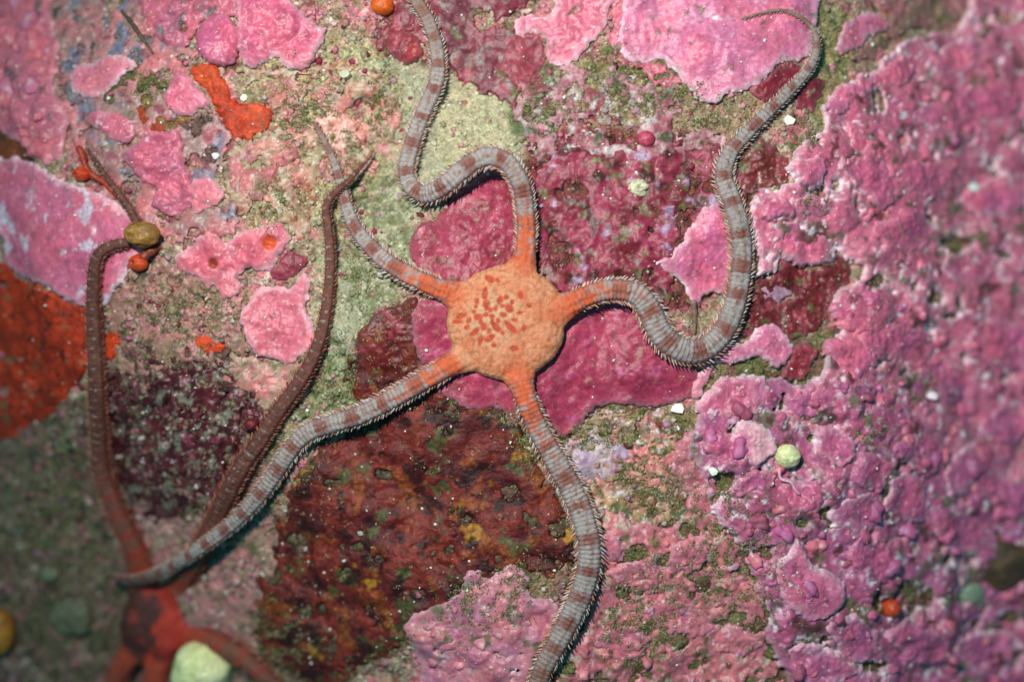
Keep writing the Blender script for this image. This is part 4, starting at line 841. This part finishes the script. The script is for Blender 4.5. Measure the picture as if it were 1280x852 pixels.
# ------------------------------------------------------------------ round animals and small solids
def ball(name, label, cat, px, py, rx, ry, rz, c1, c2, lump=0.06, lw=0.6, lift=0.35, seed=0, pore=None, group=None, mat=None, nu=40, nv=20):
    x0, y0 = to_world(px, py); zt = float(top_at(x0, y0)); zc = zt + rz * lift
    for _ in range(4): x0, y0 = [float(v) for v in to_world(px, py, zc + rz * 0.3)]
    V = []; C = []
    for j in range(nv + 1):
        ph = j / nv * math.pi
        for i in range(nu):
            th = i / nu * 2 * math.pi
            d = np.array([math.sin(ph) * math.cos(th), math.sin(ph) * math.sin(th), math.cos(ph)])
            V.append(d)
    V = np.array(V); q = V * 3.0
    n1 = fbm(q[:, 0] + 0.7 * q[:, 2], q[:, 1] - 0.5 * q[:, 2], lw * 3, 3, 800 + seed)
    rr = 1 + lump * n1
    if pore is not None:
        dd = np.linalg.norm(V - np.array(pore) / np.linalg.norm(pore), axis=1); rr -= 0.32 * np.exp(-(dd / 0.32) ** 2) - 0.10 * np.exp(-((dd - 0.45) / 0.16) ** 2)
    f = ss(-0.4, 0.4, fbm(q[:, 0] + q[:, 2], q[:, 1], 1.6, 3, 830 + seed))[:, None]
    C = c1 * (1 - f) + c2 * f
    if pore is not None:
        m = np.exp(-(dd / 0.26) ** 2)[:, None]; C = C * (1 - m * 0.6)
    V = V * rr[:, None] * np.array([rx, ry, rz]) + np.array([x0, y0, zc])
    F = [[j * nu + i, (j + 1) * nu + i, (j + 1) * nu + (i + 1) % nu, j * nu + (i + 1) % nu] for j in range(nv) for i in range(nu)]
    F = [f_[::-1] for f_ in F]
    o = mesh_obj(name, V, F, mat or M_BALL, C); tag(o, label, cat, group); return o
ball("round_sponge", "pale lemon yellow lumpy ball at the bottom edge beside the dark star", "sponge", 250, 840, 40, 38, 34, lin((244,244,186)), lin((228,232,160)), 0.16, 0.6, 0.9, 1)
ball("round_sponge", "small pale yellow ball on the mauve nodular crust", "sponge", 985, 570, 16, 15, 14, lin((232,230,176)), lin((212,212,150)), 0.13, 0.6, 0.3, 2)
ball("sea_squirt", "ochre rounded lump resting on the second star's thin arm", "sea squirt", 177, 292, 21, 16, 15, lin((172,126,60)), lin((132,94,42)), 0.26, 0.6, 1.1, 3)
ball("sea_squirt", "bright orange ball below the ochre lump", "sea squirt", 172, 328, 12, 11, 11, lin((216,80,28)), lin((196,56,18)), 0.10, 0.6, 0.8, 4, pore=(-0.5, 0.1, 0.9))
ball("sea_squirt", "bright orange red ball beside the thin dark arm tip at upper left", "sea squirt", 101, 217, 11, 9, 10, lin((214,74,26)), lin((194,50,16)), 0.10, 0.6, 0.8, 5, pore=(-0.6, 0.2, 0.8))
ball("sea_squirt", "orange ball cut by the top edge left of the arm", "sea squirt", 478, 6, 15, 12, 13, lin((222,104,24)), lin((206,84,16)), 0.06, 0.8, 0.5, 6)
ball("sea_squirt", "blurred orange spot in the lower right nodular crust", "sea squirt", 1115, 760, 12, 12, 11, lin((206,78,34)), lin((180,60,30)), 0.06, 0.8, 0.6, 7)
ball("sea_squirt", "yellow orange lump cut by the lower left edge", "sea squirt", -3, 792, 20, 32, 18, lin((196,128,40)), lin((160,100,32)), 0.12, 0.8, 0.6, 8)
ball("sea_squirt", "pale green sphere with dimple in the dim lower left rubble", "sea squirt", 62, 718, 12, 11, 11, lin((136,146,112)), lin((110,116,88)), 0.16, 0.8, 0.5, 9, pore=(0.3, -0.2, 1))
ball("barnacle", "small round cream shell with central hole right of the top arm", "barnacle", 798, 234, 12, 11, 6, lin((226,222,186)), lin((190,184,150)), 0.3, 0.5, 0.4, 10, pore=(0.1, 0.0, 1))
ball("round_sponge", "dark brown blurred hollow sponge near the right edge", "sponge", 1250, 705, 46, 34, 14, lin((70,52,36)), lin((92,70,46)), 0.16, 0.7, 0.2, 11)
ball("round_sponge", "grey green blurred lump left of the dark brown sponge at right", "sponge", 1208, 742, 26, 16, 9, lin((136,156,132)), lin((120,136,112)), 0.16, 0.7, 0.3, 12)
ball("round_sponge", "round grey green sponge swelling in the dim lower left corner", "sponge", 88, 770, 28, 26, 6, lin((118,116,86)), lin((90,88,66)), 0.34, 0.5, 0.2, 13)
ball("red_seaweed", "dark red knob where the second star's long arm bends under the banded arm", "red algae", 314, 530, 9, 8, 9, lin((120,28,34)), lin((92,24,30)), 0.08, 0.8, 0.6, 14)
ball("red_seaweed", "small round pink red knob in the turf right of the top arm", "red algae", 808, 173, 11, 10, 8, lin((196,76,102)), lin((176,60,90)), 0.06, 0.8, 0.4, 15)
# sponge tube beside the thin arm tip
def tube(name, label, cat, ctrl, c, mat=M_BALL, group=None):
    k = open_curve(ctrl, 3.0); px, py, w, lift = k.T; x, y = to_world(px, py); z = gsm(top_at(x, y), 5) + 0.3 * w + lift
    for _ in range(3): x, y = to_world(px, py, z)
    pts = np.stack([x, y, z], 1); tan = np.gradient(pts, axis=0); tan /= np.linalg.norm(tan, axis=1, keepdims=True)
    side = np.stack([-tan[:, 1], tan[:, 0], 0 * x], 1); side /= np.linalg.norm(side, axis=1, keepdims=True) + 1e-9; up = np.cross(tan, side); up *= np.sign(up[:, 2:3])
    na = 10; ph = np.arange(na) / na * 2 * np.pi; V = []; F = []
    for i in range(len(pts)):
        ww = w[i] * (1 + 0.12 * math.sin(i * 1.7))
        V.extend((pts[i] + np.outer(np.cos(ph) * ww * 0.5, side[i]) + np.outer(np.sin(ph) * ww * 0.5, up[i])).tolist())
    for i in range(len(pts) - 1):
        for j in range(na): F.append([i * na + j, i * na + (j + 1) % na, (i + 1) * na + (j + 1) % na, (i + 1) * na + j])
    V = np.array(V); n0 = len(V); V = np.concatenate([V, pts[:1], pts[-1:]])
    F3 = [[j, (j + 1) % na, n0] [::-1] for j in range(na)] + [[(len(pts) - 1) * na + j, (len(pts) - 1) * na + (j + 1) % na, n0 + 1] for j in range(na)]
    C = c * (1 + 0.3 * fbm(V[:, 0], V[:, 1], 10, 2, 900))[:, None]
    o = mesh_obj(name, V, F + F3, mat, C); tag(o, label, cat, group); return o
tube("tube_sponge", "orange red tapering tube running beside the thin dark arm tip", "sponge", [(98,184,8,6),(103,194,10,6),(106,206,8,5),(114,218,9,4),(130,228,7,3),(146,244,8,2),(158,256,5,1)], lin((164,54,28)))
tube("tube_sponge", "brown red stub right of the bright orange ball below the ochre lump", "sponge", [(178,322,13,4),(188,314,12,3),(200,306,10,1)], lin((140,60,34)))
tube("seaweed", "thin dark stalk lying across the grey hollow near the top left", "algae", [(152,14,4,3),(164,28,6,4),(172,40,6,4),(182,54,4,2),(192,68,3,1)], lin((86,72,56)))
tube("worm_tube", "tiny white curled tube below the pale yellow ball", "worm tube", [(974,586,4,4),(976,598,4,5),(988,602,4,5),(994,612,3,4),(1000,618,2.4,3)], lin((222,170,190)))
tube("seaweed", "grey upright ridge inside the right arm loop's magenta hollow", "algae", [(866,376,9,1),(868,392,7,1),(868,410,5,1),(867,422,3,0)], lin((136,110,96)))
def shard(px, py, r, c, label, seed):
    x, y = to_world(px, py); z = float(top_at(x, y)) + r * 0.3; g = np.random.default_rng(seed)
    n = 7; th = np.arange(n) / n * 2 * np.pi; rr = r * g.uniform(0.7, 1.15, n); tl = g.normal(0, 0.25, 2)
    b = np.stack([x + rr * np.cos(th), y + rr * np.sin(th) * 0.8, z + tl[0] * rr * np.cos(th) + tl[1] * rr * np.sin(th)], 1)
    t = b.copy(); cen = t.mean(0); t = cen + (t - cen) * 0.8; t[:, 2] += r * 0.4
    V = np.concatenate([b - [0, 0, r * 0.5], t, [cen + [0, 0, r * 0.48]]])
    F = [[i, (i + 1) % n, n + (i + 1) % n, n + i] for i in range(n)] + [[n + i, n + (i + 1) % n, 2 * n] for i in range(n)]
    tag(mesh_obj("shell_fragment", V, F, M_GRAIN, np.tile(c, (len(V), 1)), smooth=False), label, "shell")
shard(846, 510, 10, lin((246,244,236)), "white shell fragment at the right end of the broad magenta blade", 1)
shard(889, 587, 8, lin((216,232,210)), "greenish white shell fragment left of the cupped pink plate", 2)
shard(306, 123, 7, lin((238,232,212)), "white shell chip in the crook of the orange sponge strip", 3)
shard(271, 196, 6, lin((244,242,240)), "white shell chip below the orange sponge strip", 4)
shard(1210, 236, 10, lin((230,240,230)), "white blurred shell chip on the huge right crust", 5)
shard(432, 95, 9, lin((196,196,164)), "pale flat chip on turf left of the arm at top", 6)
shard(984, 152, 9, lin((236,230,214)), "cream shell chip below the thin arm at upper right", 7)
shard(1158, 493, 9, lin((236,214,226)), "pale pink shell chip among the blurred nodules at right", 8)

# ------------------------------------------------------------------ uncountable small growth
ico_v = []; t_ = (1 + 5 ** 0.5) / 2
for a in (-1, 1):
    for b in (-t_, t_): ico_v += [(a, b, 0), (0, a, b), (b, 0, a)]
ico_v = np.array(ico_v) / np.linalg.norm(ico_v[0])
ico_f = []
for i in range(12):
    for j in range(i + 1, 12):
        for k in range(j + 1, 12):
            d = [np.linalg.norm(ico_v[p] - ico_v[q]) for p, q in ((i, j), (j, k), (i, k))]
            if max(d) < 1.1:
                n = np.cross(ico_v[j] - ico_v[i], ico_v[k] - ico_v[i]); ico_f.append((i, j, k) if n @ ico_v[i] > 0 else (i, k, j))
ico_f = np.array(ico_f)
def scatter_lumps(name, xy, rad, cols, mat, flat, seed, sink=0.2):
    r = np.random.default_rng(seed); n = len(xy); z = top_at(xy[:, 0], xy[:, 1])
    sc3 = np.stack([rad * r.uniform(0.7, 1.3, n), rad * r.uniform(0.7, 1.3, n), rad * flat * r.uniform(0.6, 1.3, n)], 1)
    jit = r.uniform(0.5, 1.35, (n, 12)); th = r.uniform(0, 6.28, n); c, s = np.cos(th), np.sin(th)
    v = ico_v[None] * jit[..., None] * sc3[:, None]
    V = np.stack([v[..., 0] * c[:, None] - v[..., 1] * s[:, None] + xy[:, 0, None], v[..., 0] * s[:, None] + v[..., 1] * c[:, None] + xy[:, 1, None], v[..., 2] + z[:, None] + (rad * flat * (1 - 2 * sink) * 0.5)[:, None]], -1).reshape(-1, 3)
    F = (ico_f[None, :, ::-1] + (np.arange(n) * 12)[:, None, None]).reshape(-1, 3)
    F = F[:, ::-1]
    o = mesh_obj(name, V, F, mat, np.repeat(cols, 12, 0)); o["kind"] = "stuff"; return o
r = np.random.default_rng(21)
q = r.uniform([-150, -130], [1400, 980], (60000, 2)); q = q[bare(q[:, 0], q[:, 1])]
sedm = sdf(world_poly(P("440,60 540,90 640,120 655,170 590,195 570,230 530,270 520,330 470,400 430,440 395,330 420,200")), q[:, 0], q[:, 1]) < 0
q = q[~sedm | (r.random(len(q)) < 0.25)][:19000]
cl = samp(COLR, q[:, 0], q[:, 1]) * r.uniform(0.65, 1.45, (len(q), 1))
pal = np.array([PINK, lin((190,110,130)), OLIVE, lin((206,200,184)), MAG2, GREY, lin((140,110,90))])
pk = r.random(len(q)) < 0.30; cl[pk] = cl[pk] * 0.35 + pal[r.integers(len(pal), size=pk.sum())] * 0.65
o = scatter_lumps("reef_rubble", q, 1.0 + 3.6 * r.random(len(q)) ** 4, cl, M_LUMP, 0.6, 22); tag(o, "fine mixed rubble and tiny growth between the crusts", "rubble")
q = r.uniform([-60, -60], [1340, 910], (9000, 2)); q = q[bare(q[:, 0], q[:, 1])]
hot = np.array([[760,140,130,70],[690,150,60,60],[860,160,80,60],[220,400,90,70],[230,560,110,110],[800,600,90,60],[150,110,90,80],[400,110,90,80],[80,650,110,110],[280,700,70,90],[700,720,60,60],[440,250,60,100]], float)
hx, hy = to_world(hot[:, 0], hot[:, 1])
near_hot = np.max(np.exp(-(((q[:, 0, None] - hx) / hot[:, 2]) ** 2 + ((q[:, 1, None] - hy) / hot[:, 3]) ** 2)), 1); q = q[r.random(len(q)) < near_hot * 0.9][:1800]
pal = np.array([lin((196,100,130)), lin((206,120,140)), lin((140,42,60)), lin((160,52,84)), lin((186,140,160)), lin((206,196,180)), lin((104,34,40)), lin((150,140,110)), lin((176,110,100))])
o = scatter_lumps("crust_flakes", q, 1.8 + 4.2 * r.random(len(q)) ** 2.2, pal[r.integers(len(pal), size=len(q))] * 0.9, M_LUMP, 0.32, 25); tag(o, "small pink, wine and cream crust flakes sprinkled between larger growths", "algae")
# pale grains everywhere
q = r.uniform([-60, -60], [1340, 910], (1500, 2)); o = scatter_lumps("sand_grains", q, 0.7 + 1.7 * r.random(len(q)) ** 3, np.array([lin((240,238,226)), lin((206,220,196)), lin((226,206,186))])[r.integers(3, size=len(q))], M_GRAIN, 0.8, 23, 0.05)
tag(o, "scattered tiny white sand grains over crusts and rock", "sand")
# algal turf: short bent filaments
def turf(name, xy, lens, wid, cols, seed, spread=0.9):
    r = np.random.default_rng(seed); n = len(xy); z = top_at(xy[:, 0], xy[:, 1]) - 0.5
    th = r.uniform(0, 6.28, n); tl = r.uniform(0.2, spread + 0.3, n); dx = np.cos(th) * np.sin(tl); dy = np.sin(th) * np.sin(tl); dz = np.cos(tl)
    b = np.stack([xy[:, 0], xy[:, 1], z], 1); d = np.stack([dx, dy, dz], 1); sd_ = np.stack([-np.sin(th), np.cos(th), 0 * th], 1)
    m = b + d * (lens * 0.6)[:, None]; t = m + (d * 0.6 + np.stack([np.cos(th), np.sin(th), -0.3 + 0 * th], 1) * 0.4) * (lens * 0.55)[:, None]
    w = wid[:, None]
    V = np.stack([b - sd_ * w, b + sd_ * w, m - sd_ * w * 0.8, m + sd_ * w * 0.8, t], 1).reshape(-1, 3)
    i0 = np.arange(n) * 5
    F = np.concatenate([np.stack([i0, i0 + 1, i0 + 3], 1), np.stack([i0, i0 + 3, i0 + 2], 1), np.stack([i0 + 2, i0 + 3, i0 + 4], 1)])
    o = mesh_obj(name, V, F, M_TURF, np.repeat(cols, 5, 0)); o["kind"] = "stuff"; return o
spots_t = [(665,130,26,30),(770,100,40,24),(800,130,40,18),(860,118,30,14),(880,160,20,26),(740,545,60,18),(640,528,24,20),(660,560,16,26),(830,620,44,30),(800,590,30,20),(690,140,30,20),(895,140,30,16),(440,200,30,60),(380,140,40,50),(350,250,30,30),(450,330,24,60),(420,480,30,40),(340,600,14,50),(340,800,40,40),(545,585,16,10),(905,620,16,10),(1040,40,16,30),(1000,170,26,16),(1190,300,40,26),(1140,480,30,20),(1080,540,24,16),(920,700,60,80),(800,770,60,60),(215,395,60,40),(60,640,70,90),(80,760,60,60),(650,730,20,30),(185,105,26,20),(600,750,40,30),(270,660,40,40),(1010,260,20,10),(1110,350,20,12),(480,130,30,40)]
XY = []
for a, b, ra, rb in spots_t:
    k = int(9 + ra * rb * 0.28); u = r.normal(0, 0.55, (k, 2)); XY.append(np.stack([a + u[:, 0] * ra, b + u[:, 1] * rb], 1))
XY = np.concatenate(XY); x, y = to_world(XY[:, 0], XY[:, 1]); XY = np.stack([x, y], 1)
XY = np.concatenate([XY + r.normal(0, 1.5, XY.shape) for _ in range(5)])
XY = XY[noise(XY[:, 0], XY[:, 1], 16, 77) > -0.05]
ex = r.uniform([-40, -40], [1320, 890], (30000, 2)); ex = ex[bare(ex[:, 0], ex[:, 1]) & (fbm(ex[:, 0], ex[:, 1], 60, 3, 78) > -0.05)][:9000]
dsp_ = BUILT[0][1]; k = r.integers(len(dsp_), size=2600); mg = dsp_[k] + r.normal(0, 8, (2600, 2)); mg = mg[noise(mg[:, 0], mg[:, 1], 40, 79) > -0.1]
XY = np.concatenate([XY, ex, mg])
pal = np.array([lin((92,104,48)), lin((122,124,70)), lin((72,92,44)), lin((150,150,104)), lin((104,92,54)), lin((174,172,134))])
o = turf("algal_turf", XY, r.uniform(2, 5.5, len(XY)), r.uniform(0.3, 0.6, len(XY)), pal[r.integers(6, size=len(XY))] * r.uniform(0.7, 1.2, (len(XY), 1)), 31)
tag(o, "short olive green algal turf growing in tufts between crusts", "algae")
# little cream branching tufts on the dark sponge and the magenta blades
cen = r.uniform([330, 400], [720, 840], (340, 2)); x, y = to_world(cen[:, 0], cen[:, 1]); cen = np.stack([x, y], 1); cen = cen[sdf(BUILT[0][1], cen[:, 0], cen[:, 1]) < -4]
cb = r.uniform([520, 220], [880, 540], (70, 2)); cen = np.concatenate([cen, cb])
XY = np.repeat(cen, 7, 0) + r.normal(0, 1.3, (len(cen) * 7, 2))
o = turf("hydroid_tufts", XY, np.repeat(r.uniform(1.8, 4, len(cen)), 7), np.full(len(XY), 0.3), np.tile(lin((190,176,134)), (len(XY), 1)) * r.uniform(0.6, 1.1, (len(XY), 1)), 33, 1.3)
tag(o, "tiny cream tufts dotted over the dark red sponge and magenta blades", "hydroids")
